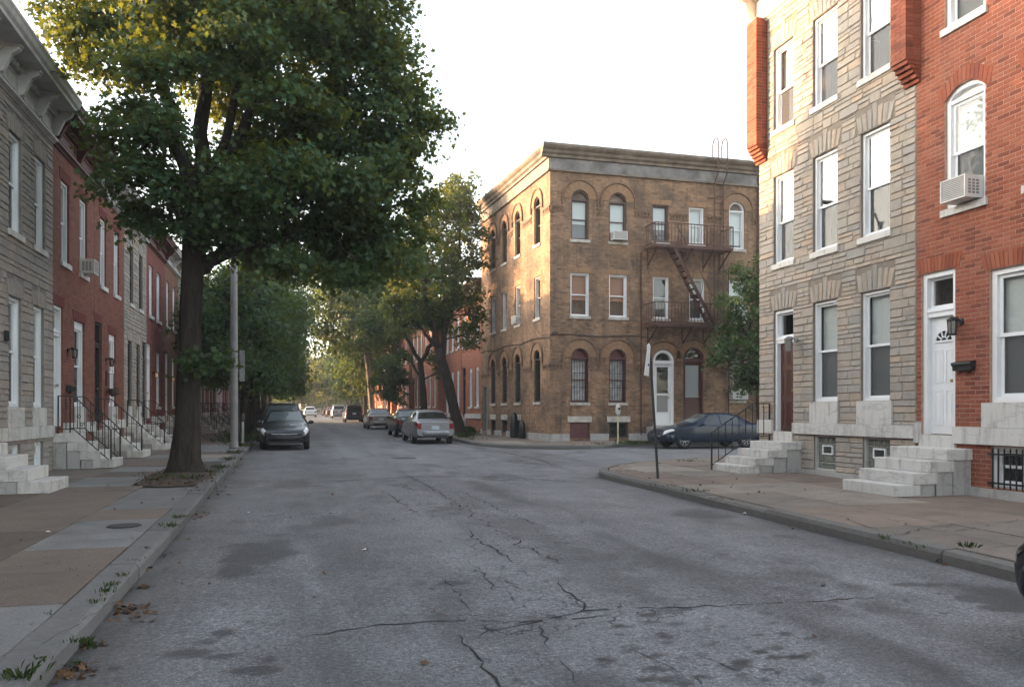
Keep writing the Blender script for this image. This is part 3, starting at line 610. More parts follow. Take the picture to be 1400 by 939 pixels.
def doorway(par, op, frame='white', door='white', transom=.55, depth=.2, style='panel', casing=.07, rail=.14):
    x0, x1, z0, z1, rise = op; f = MB(); spr = z1 - rise
    if rise > 0:
        A = arc(op); c_ = (x0 + x1) / 2; B = [(c_ + (p - c_) * (1 - 2 * casing / (x1 - x0)), spr + (q - spr) * (1 - casing / rise)) for p, q in A]
        for (p, q), (r_, s_), (p2, q2), (r2, s2) in zip(A, B, A[1:], B[1:]):
            f.quad((p, .04, q), (r_, .04, s_), (r2, .04, s2), (p2, .04, q2)); f.quad((r_, .04, s_), (r_, depth, s_), (r2, depth, s2), (r2, .04, s2))
        f.box(x0, x0 + casing, .04, depth, z0, spr); f.box(x1 - casing, x1, .04, depth, z0, spr); top = spr; dt = spr - .1
        f.box(x0 + casing, x1 - casing, .05, depth, spr - .12, spr + .02)
    else:
        f.box(x0, x0 + casing, .04, depth, z0, z1); f.box(x1 - casing, x1, .04, depth, z0, z1); f.box(x0 + casing, x1 - casing, .042, depth, z1 - casing, z1)
        top = z1 - casing; dt = z1 - transom - rail
        if transom:
            f.box(x0 + casing, x1 - casing, .06, depth, dt, dt + rail); f.box(x0 + casing - .01, x1 - casing + .01, .035, depth, dt + rail * .55, dt + rail * .75)
            ring(f, x0 + casing, x1 - casing, dt + rail, top, .045, depth - .07, depth - .02)
        else: dt = top
    fr = f.build('door_frame', M[frame], par)
    a, b = x0 + casing, x1 - casing
    if transom or rise > 0:
        q = MB()
        if rise > 0: q.poly(*[(p_, depth - .03, q_ + .02) for p_, q_ in B])
        else: q.quad((a, depth - .04, dt + rail), (b, depth - .04, dt + rail), (b, depth - .04, top), (a, depth - .04, top))
        q.build('transom_pane', M['pane'], fr)
    q = MB(); q.box(x0, x1, depth + .3, depth + .31, z0, z1); q.build('unlit_hall_panel', M['inside'], fr)  # dark panel added behind the door, standing in for the unlit hall
    d = MB(); yd = depth - .06; d.box(a, b, yd, yd + .045, z0 + .012, dt - .004)
    wd, hd = b - a, dt - z0
    def panel(u0, u1, v0, v1, t=.022):
        ring(d, a + wd * u0, a + wd * u1, z0 + hd * v0, z0 + hd * v1, t, yd - .01, yd + .001); d.box(a + wd * u0 + .05, a + wd * u1 - .05, yd - .008, yd + .001, z0 + hd * v0 + .05, z0 + hd * v1 - .05)
    if style == 'fan':
        for u0, u1 in ((.13, .45), (.55, .87)): panel(u0, u1, .08, .38); panel(u0, u1, .44, .72)
    elif style == 'panel':
        for u0, u1 in ((.12, .46), (.54, .88)): panel(u0, u1, .06, .34); panel(u0, u1, .40, .70); panel(u0, u1, .75, .94)
    elif style == 'half':
        panel(.1, .9, .05, .28); panel(.1, .9, .31, .4)
    D_ = d.build('door', M[door], par)
    if style == 'fan':
        cx, cz, r_ = a + wd * .5, z0 + hd * .79, wd * .34; q = MB(); pts = [(cx + r_ * math.cos(t), yd - .006, cz + r_ * math.sin(t)) for t in np.linspace(math.pi, 0, 13)]
        q.poly(*pts); q.build('fanlight', M['glass_dark'], D_); q = MB()
        for p, p2 in zip(pts, pts[1:]): q.bar(p, p2, .03)
        q.bar(pts[0], pts[-1], .035); q.tube([(cx + r_ * .38 * math.cos(t), yd - .012, cz + r_ * .38 * math.sin(t)) for t in np.linspace(math.pi, 0, 8)], .012, 5)
        for t in (math.pi * .2, math.pi * .4, math.pi * .6, math.pi * .8): q.bar((cx + r_ * .38 * math.cos(t), yd - .012, cz + r_ * .38 * math.sin(t)), (cx + r_ * math.cos(t), yd - .012, cz + r_ * math.sin(t)), .02)
        q.build('fanlight_frame', M['white'], D_)
    if style == 'half':
        q = MB(); q.quad((a + wd * .12, yd - .004, z0 + hd * .44), (b - wd * .12, yd - .004, z0 + hd * .44), (b - wd * .12, yd - .004, z0 + hd * .94), (a + wd * .12, yd - .004, z0 + hd * .94)); q.build('pane', M['glass_pale'], D_)
        q = MB(); ring(q, a + wd * .1, b - wd * .1, z0 + hd * .42, z0 + hd * .96, .03, yd - .012, yd + .001); q.build('pane_moulding', M[door], D_)
    if style == 'storm':
        q = MB(); q.quad((a + wd * .13, yd - .004, z0 + hd * .52), (b - wd * .13, yd - .004, z0 + hd * .52), (b - wd * .13, yd - .004, z0 + hd * .94), (a + wd * .13, yd - .004, z0 + hd * .94)); q.build('pane', M['glass_dark'], D_)
        q = MB(); q.quad((a + wd * .13, yd - .004, z0 + hd * .22), (b - wd * .13, yd - .004, z0 + hd * .22), (b - wd * .13, yd - .004, z0 + hd * .49), (a + wd * .13, yd - .004, z0 + hd * .49)); q.build('pane', M['glass_dim'], D_)
        q = MB(); ring(q, a + wd * .11, b - wd * .11, z0 + hd * .505, z0 + hd * .955, .03, yd - .012, yd + .001); ring(q, a + wd * .11, b - wd * .11, z0 + hd * .2, z0 + hd * .5, .03, yd - .012, yd + .001); q.build('pane_moulding', M['white'], D_)
    h = MB(); hx = b - wd * .12 if style != 'panelr' else a + wd * .12
    h.box(hx - .02, hx + .02, yd - .01, yd, z0 + hd * .42, z0 + hd * .53); h.lathe([(.012, 0), (.012, .04), (.03, .05), (.03, .075), (.01, .085)], 10, Matrix.Translation((hx, yd, z0 + hd * .455)) @ Matrix.Rotation(R(90), 4, 'X')); h.build('handle', M['brass'], D_)
    return D_
M['brass'] = plain('old_brass', (.30, .22, .10), .35, metal=.8, var=.2)
def solid_glass(name, col, rough=.05):
    m, n, b, o = newmat(name); b.inputs['Base Color'].default_value = (*col, 1); b.inputs['Roughness'].default_value = rough; b.inputs['Specular IOR Level'].default_value = .8; return m
M['glass_dark'] = solid_glass('dark_door_glass', (.03, .03, .03)); M['glass_pale'] = solid_glass('pale_door_glass', (.27, .29, .30), .2); M['glass_dim'] = solid_glass('dim_door_glass', (.16, .165, .17), .2)

# masonry pieces -------------------------------------------------------------------------------
def rough_stone(mb, x0, x1, z0, z1, k, proud=.035, y=0.0, poly=None):
    """one quarry-faced stone: bevelled rim, uneven face; poly = 4 corners for a voussoir"""
    c = poly or [(x0, z0), (x1, z0), (x1, z1), (x0, z1)]
    B = lambda s, t: (c[0][0] * (1 - s) * (1 - t) + c[1][0] * s * (1 - t) + c[2][0] * s * t + c[3][0] * (1 - s) * t, c[0][1] * (1 - s) * (1 - t) + c[1][1] * s * (1 - t) + c[2][1] * s * t + c[3][1] * (1 - s) * t)
    n = len(mb.v); w_ = max(.05, x1 - x0); h_ = max(.03, z1 - z0); ex = min(.3, .018 / w_); ez = min(.3, .013 / h_)
    ss = [0, ex, .5 + k.uniform(-.15, .15), 1 - ex, 1]; ts = [0, ez, 1 - ez, 1]; tilt = k.uniform(-.009, .009)
    for j, t in enumerate(ts):
        for i, s in enumerate(ss):
            p = B(s, t); rim = i in (0, 4) or j in (0, 3)
            d = .006 if rim else proud * k.uniform(.55, 1.0) * (1.3 if j == 1 else .8) + tilt * (t - .5) * 2
            mb.v.append((p[0] + (0 if rim else k.uniform(-.006, .006)), y - d, p[1] + (0 if rim else k.uniform(-.004, .004))))
    for j in range(3):
        for i in range(4): mb.f.append((n + j * 5 + i, n + j * 5 + i + 1, n + j * 5 + 6 + i, n + j * 5 + 5 + i))
    m_ = len(mb.v); per = [n + i for i in range(5)] + [n + 9, n + 14] + [n + 19 - i for i in range(5)] + [n + 10, n + 5]
    for q in per: v_ = mb.v[q]; mb.v.append((v_[0], y + .01, v_[2]))
    for i in range(len(per)): j = (i + 1) % len(per); mb.f.append((per[j], per[i], m_ + i, m_ + j))
def stonework(par, x0, x1, z0, z1, ops, mats, count, seed, vous=(), hs=(.09, .125, .16, .2), ls=(.2, .55), proud=.021, near=None):
    """coursed formstone round the openings; the `count` nearest stones are separate parts, the rest one joined part"""
    k = random.Random(seed); blocks = list(ops) + list(vous); out = []
    zs_ = sorted({z0, z1, *[min(z1, max(z0, o[2])) for o in blocks], *[min(z1, max(z0, o[3])) for o in blocks]})
    for a, b in zip(zs_, zs_[1:]):
        if b - a < .03: continue
        z = a
        while z < b - 1e-4:
            h = k.choice(hs)
            if b - z - h < .07: h = b - z if b - z < .21 else (b - z) / 2
            zz = z + h; xs_ = sorted({x0, x1, *[o[i] for o in blocks for i in (0, 1) if o[2] < (z + zz) / 2 < o[3] and x0 < o[i] < x1]})
            for c, d in zip(xs_, xs_[1:]):
                if any(o[0] < (c + d) / 2 < o[1] and o[2] < (z + zz) / 2 < o[3] for o in blocks): continue
                x = c
                while x < d - 1e-4:
                    l = k.uniform(*ls) * (1.15 if h > .14 else 1)
                    if d - x - l < .16: l = d - x if d - x < .62 else (d - x) / 2
                    if h > .17 and k.random() < .45:
                        m_ = z + h * k.choice([.42, .5, .58]); out.append((x, x + l, z, m_)); out.append((x, x + l, m_, zz))
                    else: out.append((x, x + l, z, zz))
                    x += l
            z = zz
    gap = .0035; out = [(a + gap, b - gap, c + gap, d - gap, None) for a, b, c, d in out if b - a > .03 and d - c > .02]
    for o in vous:                                   # fanned voussoirs over an opening
        n = 7; c = (o[0] + o[1]) / 2; wd = (o[1] - o[0]); lo = o[4] if len(o) > 4 else wd * .84
        for i in range(n):
            f0, f1 = i / n, (i + 1) / n; tall = o[3] - o[2]; up = tall * (1.0 if i == n // 2 else .86 - .05 * abs(i - n // 2))
            e = .006; bx0 = c - lo / 2 + lo * f0 + e; bx1 = c - lo / 2 + lo * f1 - e; tx0 = o[0] + wd * f0 + e; tx1 = o[0] + wd * f1 - e
            out.append((bx0, bx1, o[2] + .004, o[2] + up, [(bx0, o[2] + .004), (bx1, o[2] + .004), (tx1, o[2] + up), (tx0, o[2] + up)]))
    near = near or (x1, z0); out.sort(key=lambda q: -(q[1] - q[0]) * (q[3] - q[2]) / ((((q[0] + q[1]) / 2 - near[0]) ** 2 + ((q[2] + q[3]) / 2 - near[1]) ** 2) ** .5 + 6) ** 2)
    J = MB()
    for i, (a, b, c, d, p) in enumerate(out):
        if i < count:
            s = MB(); rough_stone(s, a, b, c, d, k, proud, 0.0, p); s.build('stone', M[mats[0]], par)
        else: rough_stone(J, a, b, c, d, k, proud, 0.0, p)
    if J.v: J.build('small_stones', M[mats[1]], par, kind='stuff')
def bracket(mb, x, w, zt, drop, out_, y=0.0):
    prof = [(y, zt), (y - out_, zt), (y - out_, zt - .1), (y - out_ * .62, zt - .2), (y - out_ * .5, zt - drop * .55), (y - .1, zt - drop * .92), (y, zt - drop)]
    mb.extr(prof, x - w / 2, x + w / 2)
def cornice(par, x0, x1, zb, zt, out_, mat, brk=3, dent=True, name='cornice', bdrop=None):
    c = MB(); h = zt - zb
    c.box(x0, x1, -.045, .02, zb, zt - h * .28)                       # frieze board
    c.extr([(-.045, zb + .02), (-.12, zb + .06), (-.12, zb + .11), (-.08, zb + .15), (-.045, zb + .15)], x0, x1)
    z = zt - h * .3
    c.extr([(0, z), (-out_ * .86, z), (-out_ * .86, z + h * .07), (-out_ * .93, z + h * .12), (-out_ * .97, zt - h * .08), (-out_, zt - h * .06), (-out_, zt), (0, zt + .05)], x0, x1)
    c.extr([(-.04, z - .14), (-.13, z - .14), (-.16, z - .02), (-.16, z), (-.04, z)], x0, x1)
    o = c.build(name, M[mat], par, fix=True)
    for i in range(brk):
        q = MB(); xb = x0 + .1 + (x1 - x0 - .2) * i / max(1, brk - 1); bracket(q, xb, .11, z - .002, bdrop or h * .55, out_ * .62, -.045); q.box(xb - .07, xb + .07, -.045 - out_ * .66, -.046, z - .06, z - .004); q.build('bracket', M[mat], o, fix=True)
    if dent:
        n = int((x1 - x0) / .12); q = MB()
        for i in range(n): xx = x0 + (x1 - x0) * (i + .5) / n; q.box(xx - .028, xx + .028, -.165, -.13, z - .12, z - .03)
        q.build('dentils', M[mat], o)
        q = MB(); m_ = max(1, brk - 1)
        for i in range(m_): a, b = x0 + (x1 - x0) * i / m_ + .24, x0 + (x1 - x0) * (i + 1) / m_ - .24; ring(q, a, b, zb + .2, z - .2, .035, -.062, -.044)
        q.build('frieze_panels', M[mat], o)
    return o
def soldier(par, x0, x1, z0, h, mat='brick_soldier', n=None, y=0.0, rise=0.0, over=.1):
    q = MB(); n = n or int((x1 - x0 + 2 * over) / .075); c = (x0 + x1) / 2
    for i in range(n):
        a, b = x0 - over + (x1 - x0 + 2 * over) * i / n + .004, x0 - over + (x1 - x0 + 2 * over) * (i + 1) / n - .004
        f = lambda x: z0 + rise * max(-.2, 1 - ((x - c) / ((x1 - x0) / 2)) ** 2)
        lean = lambda x: (x - c) * .12
        q.v += [(a, y - .011, f(a)), (b, y - .011, f(b)), (b + lean(b), y - .011, f(b) + h), (a + lean(a), y - .011, f(a) + h), (a, y + .01, f(a)), (b, y + .01, f(b)), (b + lean(b), y + .01, f(b) + h), (a + lean(a), y + .01, f(a) + h)]
        m_ = len(q.v) - 8; q.f += [tuple(m_ + t for t in F) for F in ((0, 1, 2, 3), (1, 0, 4, 5), (2, 1, 5, 6), (3, 2, 6, 7), (0, 3, 7, 4))]
    return q.build('brick_lintel', M[mat], par, kind='stuff')
M['brick_soldier'] = redbrick('red_lintel_brick', True)
M['brick_soldier_dark'] = stonemat('dark_lintel_brick', [(.15, .042, .034), (.18, .05, .04), (.13, .038, .032)], True, .3)
M['brick_ring_tan'] = stonemat('tan_ring_brick', [(.30, .185, .11), (.35, .215, .13), (.25, .148, .085), (.32, .185, .105)], True, .5)

def stoop(loc, rz, wid, n, rise, run, label, mat='marble', group='marble stoops', extra=0.0, side='marble_old', plat=None, open_=False):
    """steps straight out from a door: local y = 0 at the wall, outwards is -y"""
    t = thing('marble_stoop', label, 'steps', loc, rz, group); k = random.Random(int(wid * 1000 + loc[1] * 7)); plat = plat or run
    for i in range(n):                                # i = 0 is the lowest slab
        y1 = -(plat + (n - 1 - i) * run); back = 0 if i == n - 1 else y1 + run + .12
        st = MB(); z0, z1 = rise * i + .003, rise * (i + 1); dx = k.uniform(-.008, .008)
        o_ = .025; a, b = -wid / 2 - o_ + dx, wid / 2 + o_ + dx; bv = .012
        r0 = [(a, y1 - .02, z0), (b, y1 - .02, z0), (b, min(back, -.002), z0), (a, min(back, -.002), z0)]
        r1 = [(x, y, z1 - bv - k.uniform(0, .004)) for x, y, _ in r0]; cy = (y1 + back) / 2
        r2 = [(x + (bv if x < 0 else -bv), y + (bv if y < cy else 0), z1 - k.uniform(0, .005)) for x, y, _ in r0]
        st.v = r0 + r1 + r2; st.f = [(3, 2, 1, 0), (8, 9, 10, 11)]
        for r_ in (0, 4):
            for q in range(4): q2 = (q + 1) % 4; st.f.append((r_ + q, r_ + q2, r_ + 4 + q2, r_ + 4 + q))
        st.build('step', M[mat], t)
        if i > 0:
            sb = MB(); sb.box(-wid / 2, wid / 2, back if i < n - 1 else -plat + .14, (-.003 if i == n - 1 else back + run), -.06, z0 - .004)
            if i < n - 1: sb = MB(); sb.box(-wid / 2, wid / 2, y1 + .1, y1 + run + .12, -.06, z0 - .004)
            sb.build('side_block', M[side], t)
    return t
def railing(par, x, y0, z0, y1, z1, yt, h=.85, n=6, scroll=True, post_end=True):
    """handrail in the stoop's frame: level from y = 0 to yt at height z0 + h, then down to (y1, z1 + h)"""
    q = MB(); r_ = .014
    q.bar((x, y0, z0 - .0), (x, y0, z0 + h), .028); q.bar((x, y1, z1), (x, y1, z1 + h), .03)
    q.bar((x, y0, z0 + h), (x, yt, z0 + h), .036, .022); q.bar((x, yt, z0 + h), (x, y1, z1 + h), .036, .022)
    q.bar((x, y0, z0 + .1), (x, yt, z0 + .1), .02); q.bar((x, yt, z0 + .1), (x, y1, z1 + .12), .02)
    rail_ = q.build('railing', M['iron'], par)
    L0 = abs(yt - y0); L1 = abs(y1 - yt); m_ = max(2, int(L0 / .14))
    for i in range(1, m_ + 1): y = y0 + (yt - y0) * i / m_; b = MB(); b.bar((x, y, z0 + .1), (x, y, z0 + h), .015); b.build('baluster', M['iron'], rail_)
    for i in range(1, n):
        f = i / n; y = yt + (y1 - yt) * f; a = z0 + (z1 - z0) * f; b = MB(); b.bar((x, y, a + .1), (x, y, a + h), .015); b.build('baluster', M['iron'], rail_)
    if scroll:
        b = MB(); yc = yt + (y1 - yt) * .18; zc = z0 + (z1 - z0) * .18 + h * .5
        for sg in (-1, 1):
            pts = [(x, yc + sg * (.03 + .05 * math.cos(t) * (1 - t / 9)), zc + sg * .09 + .06 * math.sin(t) * (1 - t / 9)) for t in np.linspace(0, 7, 18)]; b.tube(pts, .007, 4)
        b.build('scroll', M['iron'], rail_)
    return rail_
def ac_unit(loc, rz, label, w_=.5, h_=.36, d_=.34):
    t = thing('window_air_conditioner', label, 'air conditioner', loc, rz, 'window air conditioners')
    q = MB(); q.box(-w_ / 2, w_ / 2, -d_, .12, 0, h_); q.build('casing', M['plastic'], t)
    q = MB()
    for i in range(11): z = .035 + (h_ - .07) * i / 10; q.box(-w_ / 2 + .03, w_ / 2 - .03, -d_ - .008, -d_ + .002, z - .008, z + .006)
    q.build('front_grille', M['grille'], t); q = MB(); ring(q, -w_ / 2, w_ / 2, 0, h_, .022, -d_ - .014, -d_ + .001); q.build('bezel', M['plastic'], t)
    q = MB()
    for s_ in (-1, 1):
        for j in range(3):
            for i in range(5): x = s_ * (w_ / 2 + .002); y = -d_ + .05 + j * .08; z = .06 + i * (h_ - .12) / 5; q.box(min(x, x - s_ * .006), max(x, x - s_ * .006), y, y + .055, z, z + .035)
    q.build('side_louvers', M['grille'], t); return t
def wall_lamp(loc, rz, label, lit=False, s=1.0, mat='iron'):
    t = thing('wall_lamp', label, 'lamp', loc, rz, 'wall lamps beside the doors')
    q = MB(); q.lathe([(.05 * s, 0), (.05 * s, .02), (.02 * s, .03)], 12, Matrix.Rotation(R(90), 4, 'X')); q.tube([(0, -.02, 0), (0, -.09 * s, .05 * s), (0, -.14 * s, .04 * s)], .012 * s, 6); q.build('bracket', M[mat], t)
    q = MB(); q.lathe([(.02 * s, .06 * s), (.075 * s, .02 * s), (.08 * s, .01 * s), (.06 * s, 0)], 6, Matrix.Translation((0, -.15 * s, .0))); q.lathe([(.05 * s, -.19 * s), (.055 * s, -.17 * s), (.03 * s, -.16 * s)], 6, Matrix.Translation((0, -.15 * s, 0)))
    for i in range(6): a = R(60 * i); q.bar((.052 * s * math.cos(a), -.15 * s + .052 * s * math.sin(a), -.17 * s), (.062 * s * math.cos(a), -.15 * s + .062 * s * math.sin(a), 0), .01 * s)
    q.build('cage', M[mat], t); q = MB(); q.lathe([(.045 * s, -.165 * s), (.055 * s, 0)], 6, Matrix.Translation((0, -.15 * s, 0))); q.build('lamp_glass', M['lampglow'] if lit else M['lampglass'], t); return t
def glowmat():
    m, n, b, o = newmat('lit_lamp_glass'); b.inputs['Emission Color'].default_value = (1, .62, .3, 1); b.inputs['Emission Strength'].default_value = .03; b.inputs['Base Color'].default_value = (.6, .5, .4, 1); return m
M['lampglow'] = glowmat()
def mailbox(loc, rz, label):
    t = thing('mailbox', label, 'mailbox', loc, rz, 'mailboxes')
    q = MB(); q.extr([(0, -.09), (-.10, -.09), (-.115, .04), (0, .07)], -.19, .19); q.build('body', M['iron'], t, fix=True)
    q = MB(); q.extr([(.0, .075), (-.125, .045), (-.13, .02), (-.118, -.01), (-.115, .03), (0, .06)], -.2, .2); q.build('lid', M['iron'], t, fix=True)
    q = MB(); q.tube([(-.1, -.03, -.09), (-.1, -.06, -.15), (-.1, -.1, -.13)], .007, 5); q.tube([(.1, -.03, -.09), (.1, -.06, -.15), (.1, -.1, -.13)], .007, 5); q.build('paper_hook', M['iron'], t); return t
# ------------------------------------------------------------------ right side: three-storey stone rowhouse
XR = 10.8; bz = .255
def house(name, label, X, Y, z, rz, group=None): return thing(name, label, 'house', (X, Y, z), rz, group)
H = house('stone_rowhouse', 'three storey warm grey formstone rowhouse with white cornice and glass block basement windows', XR, 17.0, bz, R(-90))
Z = lambda a: a - bz
wx = [(.6, 1.37), (2.07, 2.87), (3.58, 4.38)]; SW = 5.04
O3 = [(a, b, Z(8.15), Z(10.05), 0) for a, b in wx]; O2 = [(a, b, Z(5.03), Z(7.08), 0) for a, b in wx]
O1 = [(a, b, Z(1.82), Z(3.95), 0) for a, b in wx[1:]]; OD = (.6, 1.37, Z(1.16), Z(3.95), 0); OB = [(2.1, 2.82, Z(.36), Z(1.1), 0), (3.64, 4.38, Z(.36), Z(1.1), 0)]
wb = MB(); wallmesh(wb, 0, SW, -.2, Z(10.95), O3 + O2 + O1 + [OD] + OB, .17); shell(wb, 0, SW, -.2, Z(10.95), 9); wb.build('wall', M['joint_warm'], H)
rf = MB(); rf.box(0, SW, .0, 9, Z(10.96), Z(11.1)); rf.build('roof', M['roof'], H)
for o in O3: window(H, o, pane='pane_sky', blind=('blind', .5), split=.46)
for o in O2: window(H, o, pane='pane_sky', blind=('blind', .4), split=.46)
for o in O1: window(H, o, pane='pane', blind=('blind', 1.0), split=.5, sill=None)
doorway(H, OD, 'white', 'doorred', transom=.62, style='panel')
vo = [(a - .14, b + .14, Z(zt), Z(zt) + .5, b - a + .1) for a, b in wx for zt in (10.05, 7.08, 3.95)]
bd = (1.40, SW, Z(1.12), Z(1.36)); pan = [(2.0, 2.93, Z(1.36), Z(1.82)), (3.5, 4.46, Z(1.36), Z(1.82))]; blk = (0.0, .58, Z(1.1), Z(1.42)); pier0 = (-.05, .36, Z(7.55), Z(10.95)); pier1 = (SW - .3, SW + .1, Z(7.5), Z(10.95))
stonework(H, .0, SW - .01, -.05, Z(10.9), O3 + O2 + O1 + [OD] + OB + [bd, blk, pier0, pier1] + pan, ('st_warm', 'st_warm_j'), 300, 21, vo, near=(SW, 1.0))
q = MB(); q.box(bd[0], bd[1], -.075, .1, bd[2], bd[3]); q.build('marble_band', M['marble'], H)
for p in pan: q = MB(); q.box(p[0], p[1], -.05, .1, p[2] + .003, p[3] - .004); q.build('marble_panel', M['marble'], H)
q = MB(); q.box(blk[0], blk[1], -.07, .1, blk[2], blk[3]); q.build('marble_block', M['marble'], H)
q = MB(); q.box(.62, 1.36, -.03, .2, Z(.93), Z(1.16) - .003); q.build('door_sill', M['marble'], H)
q = MB(); q.box(1.4, SW, -.09, .05, -.1, .1); q.build('plinth', M['marble_old'], H)
for o in OB:                                       # glass block windows with a vent
    f = MB(); ring(f, o[0], o[1], o[2], o[3], .035, .03, .15); wf = f.build('window', M['white_old'], H); nx_, nz_ = 4, 5; a, b, c, d = o[0] + .035, o[1] - .035, o[2] + .035, o[3] - .035
    for i in range(nx_):
        for j in range(nz_):
            g_ = MB(); u0, u1 = a + (b - a) * i / nx_ + .006, a + (b - a) * (i + 1) / nx_ - .006; v0, v1 = c + (d - c) * j / nz_ + .006, c + (d - c) * (j + 1) / nz_ - .006
            g_.v = [(u0, .1, v0), (u1, .1, v0), (u1, .1, v1), (u0, .1, v1), (u0 + .015, .085, v0 + .015), (u1 - .015, .085, v0 + .015), (u1 - .015, .085, v1 - .015), (u0 + .015, .085, v1 - .015)]
            g_.f = [(4, 5, 6, 7), (0, 1, 5, 4), (1, 2, 6, 5), (2, 3, 7, 6), (3, 0, 4, 7)]; g_.build('glass_block', M['gblock'], wf)
    f = MB(); f.quad((a, .105, c), (b, .105, c), (b, .105, d), (a, .105, d)); f.build('block_joint', M['stonetrim'], wf)
    mx_, mz_ = (a + b) / 2, c + (d - c) * .6; f = MB(); ring(f, mx_ - .17, mx_ + .17, mz_ - .1, mz_ + .1, .03, .06, .11); vn = f.build('vent_frame', M['white'], wf)
    f = MB(); f.quad((mx_ - .14, .078, mz_ - .07), (mx_ + .14, .078, mz_ - .07), (mx_ + .14, .078, mz_ + .07), (mx_ - .14, .078, mz_ + .07)); f.build('vent_pane', M['glass_dark'], wf)
PBR = {}
def brickpier(par, x0, x1, z0, z1, out_, steps=5):
    q = MB(); q.box(x0 + .012, x1 - .012, -out_ + .012, .05, z0 + steps * .075 + .01, z1); q.build('brick_pier', M['mortar'], par); n = int((z1 - z0) / .075); wd = x1 - x0
    for i in range(n):
        f = min(1, (i + 1) / (steps + .5)) if i < steps else 1; o_ = out_ * f; cut = wd * (.64 if i % 2 else .36)
        for a, b in ((0, cut), (cut, wd)):
            for c, d in ((-o_, -o_ * .5), (-o_ * .5, 0)):
                key = (round(b - a, 3), round(d - c, 3))
                if key not in PBR: m_ = MB(); e = .005; m_.box(e, b - a - e, e, d - c - (0 if d == 0 else e), e, .075 - e); PBR[key] = m_.mesh('brick')
                link('brick', PBR[key], M['rb_obj'], par, loc=(x0 + a, c, z0 + i * .075))
brickpier(H, -.1, .33, Z(7.55), Z(10.95), .30); brickpier(H, SW - .26, SW + .12, Z(7.5), Z(11.4), .34)
cornice(H, -.25, SW - .28, Z(10.86), Z(12.0), .72, 'cream', 4, bdrop=.75)
rk_ = MB(); rk_.box(-.25, -.1, .0, 1.2, Z(10.9), Z(11.98)); rk_.extr([(.0, Z(11.7)), (1.2, Z(11.7)), (1.2, Z(12.0)), (0, Z(12.0))], -.8, -.2); rk_.build('cornice_return', M['cream'], H)

# ------------------------------------------------------------------ right side: red brick rowhouse, laid brick by brick
H2 = house('red_brick_rowhouse', 'three storey orange red brick rowhouse with white door and arched window', XR, 11.955, .235, R(-90))
bz2 = .235; Z2 = lambda a: a - bz2; RW = 5.0
RD = (.12, .87, Z2(1.2), Z2(4.05), 0); R1 = [(1.57, 2.62, Z2(1.75), Z2(3.88), 0), (3.35, 4.4, Z2(1.75), Z2(3.88), 0)]
R2 = [(.65, 1.48, Z2(5.07), Z2(7.12), .2), (2.25, 3.08, Z2(5.07), Z2(7.12), .2), (3.75, 4.5, Z2(5.07), Z2(7.12), .2)]; R3 = [(a, b, Z2(8.18), Z2(10.1), 0) for a, b, *_ in R2]
RB = [(1.6, 2.58, Z2(.40), Z2(1.05), 0), (3.4, 4.38, Z2(.40), Z2(1.05), 0)]
ops = [RD] + R1 + R2 + R3 + RB
wb = MB(); wallmesh(wb, 0, RW, -.25, Z2(11.6), ops, .17); shell(wb, 0, RW, -.25, Z2(11.6), 9); wb.build('wall', M['mortar'], H2)
rf = MB(); rf.box(0, RW, 0, 9, Z2(11.62), Z2(11.75)); rf.build('roof', M['roof'], H2)
sold = [(RD[0] - .1, RD[1] + .12, RD[3], RD[3] + .27)] + [(o[0] - .12, o[1] + .12, o[3], o[3] + .27) for o in R1 + R3] + [(o[0] + .02, o[1] - .02, o[3] - o[4] - .02, o[3] + .20) for o in R2]
marb = [(.88, RW, Z2(1.07), Z2(1.35)), (1.45, 2.75, Z2(1.35), Z2(1.75)), (3.25, 4.52, Z2(1.35), Z2(1.75)), (0, .11, Z2(1.05), Z2(1.42)), (.1, .9, Z2(.95), Z2(1.2))]
kb = random.Random(4); rowsB = []; bh, bl = .075, .215; j = 0; zc = -.15
while zc < Z2(11.55):
    x = -(bl / 2) * (j % 2)
    while x < RW:
        a, b = max(0, x), min(RW, x + bl); parts_ = [(a, b)]
        for o in ops + sold + marb:
            if o[2] < zc + bh * .5 < o[3]:
                nw = []
                for c, d in parts_:
                    if o[0] >= d or o[1] <= c: nw.append((c, d)); continue
                    if o[0] > c: nw.append((c, o[0]))
                    if o[1] < d: nw.append((o[1], d))
                parts_ = nw
        for c, d in parts_:
            if d - c > .035: rowsB.append((c + .005, d - .005, zc + .005, zc + bh - .005))
        x += bl
    zc += bh; j += 1
rowsB.sort(key=lambda r_: math.hypot(XR, 11.955 - r_[0]) ** 2 + (r_[2] - 1.4) ** 2 + (1e4 if not (9.7 < 11.955 - r_[0] < 12) else 0))
J = MB(); cache = {}
def brick_faces(mb, x0, x1, z0, z1, p):
    n = len(mb.v); e = .004
    mb.v += [(x0, .008, z0), (x1, .008, z0), (x1, .008, z1), (x0, .008, z1), (x0, -p + e, z0), (x1, -p + e, z0), (x1, -p + e, z1), (x0, -p + e, z1), (x0 + e, -p, z0 + e), (x1 - e, -p, z0 + e), (x1 - e, -p, z1 - e), (x0 + e, -p, z1 - e)]
    for r_ in (0, 4):
        for i in range(4): i2 = (i + 1) % 4; mb.f.append((n + r_ + i, n + r_ + i2, n + r_ + 4 + i2, n + r_ + 4 + i))
    mb.f.append((n + 8, n + 9, n + 10, n + 11))
for i, (a, b, c, d) in enumerate(rowsB):
    if i < 300:
        key = round(b - a, 3)
        if key not in cache: q = MB(); brick_faces(q, 0, b - a, 0, d - c, .005); cache[key] = q.mesh('brick')
        link('brick', cache[key], M['rb_obj'], H2, loc=(a, -kb.uniform(-.001, .002), c))
    else: brick_faces(J, a, b, c, d, .005 + kb.uniform(-.001, .002))
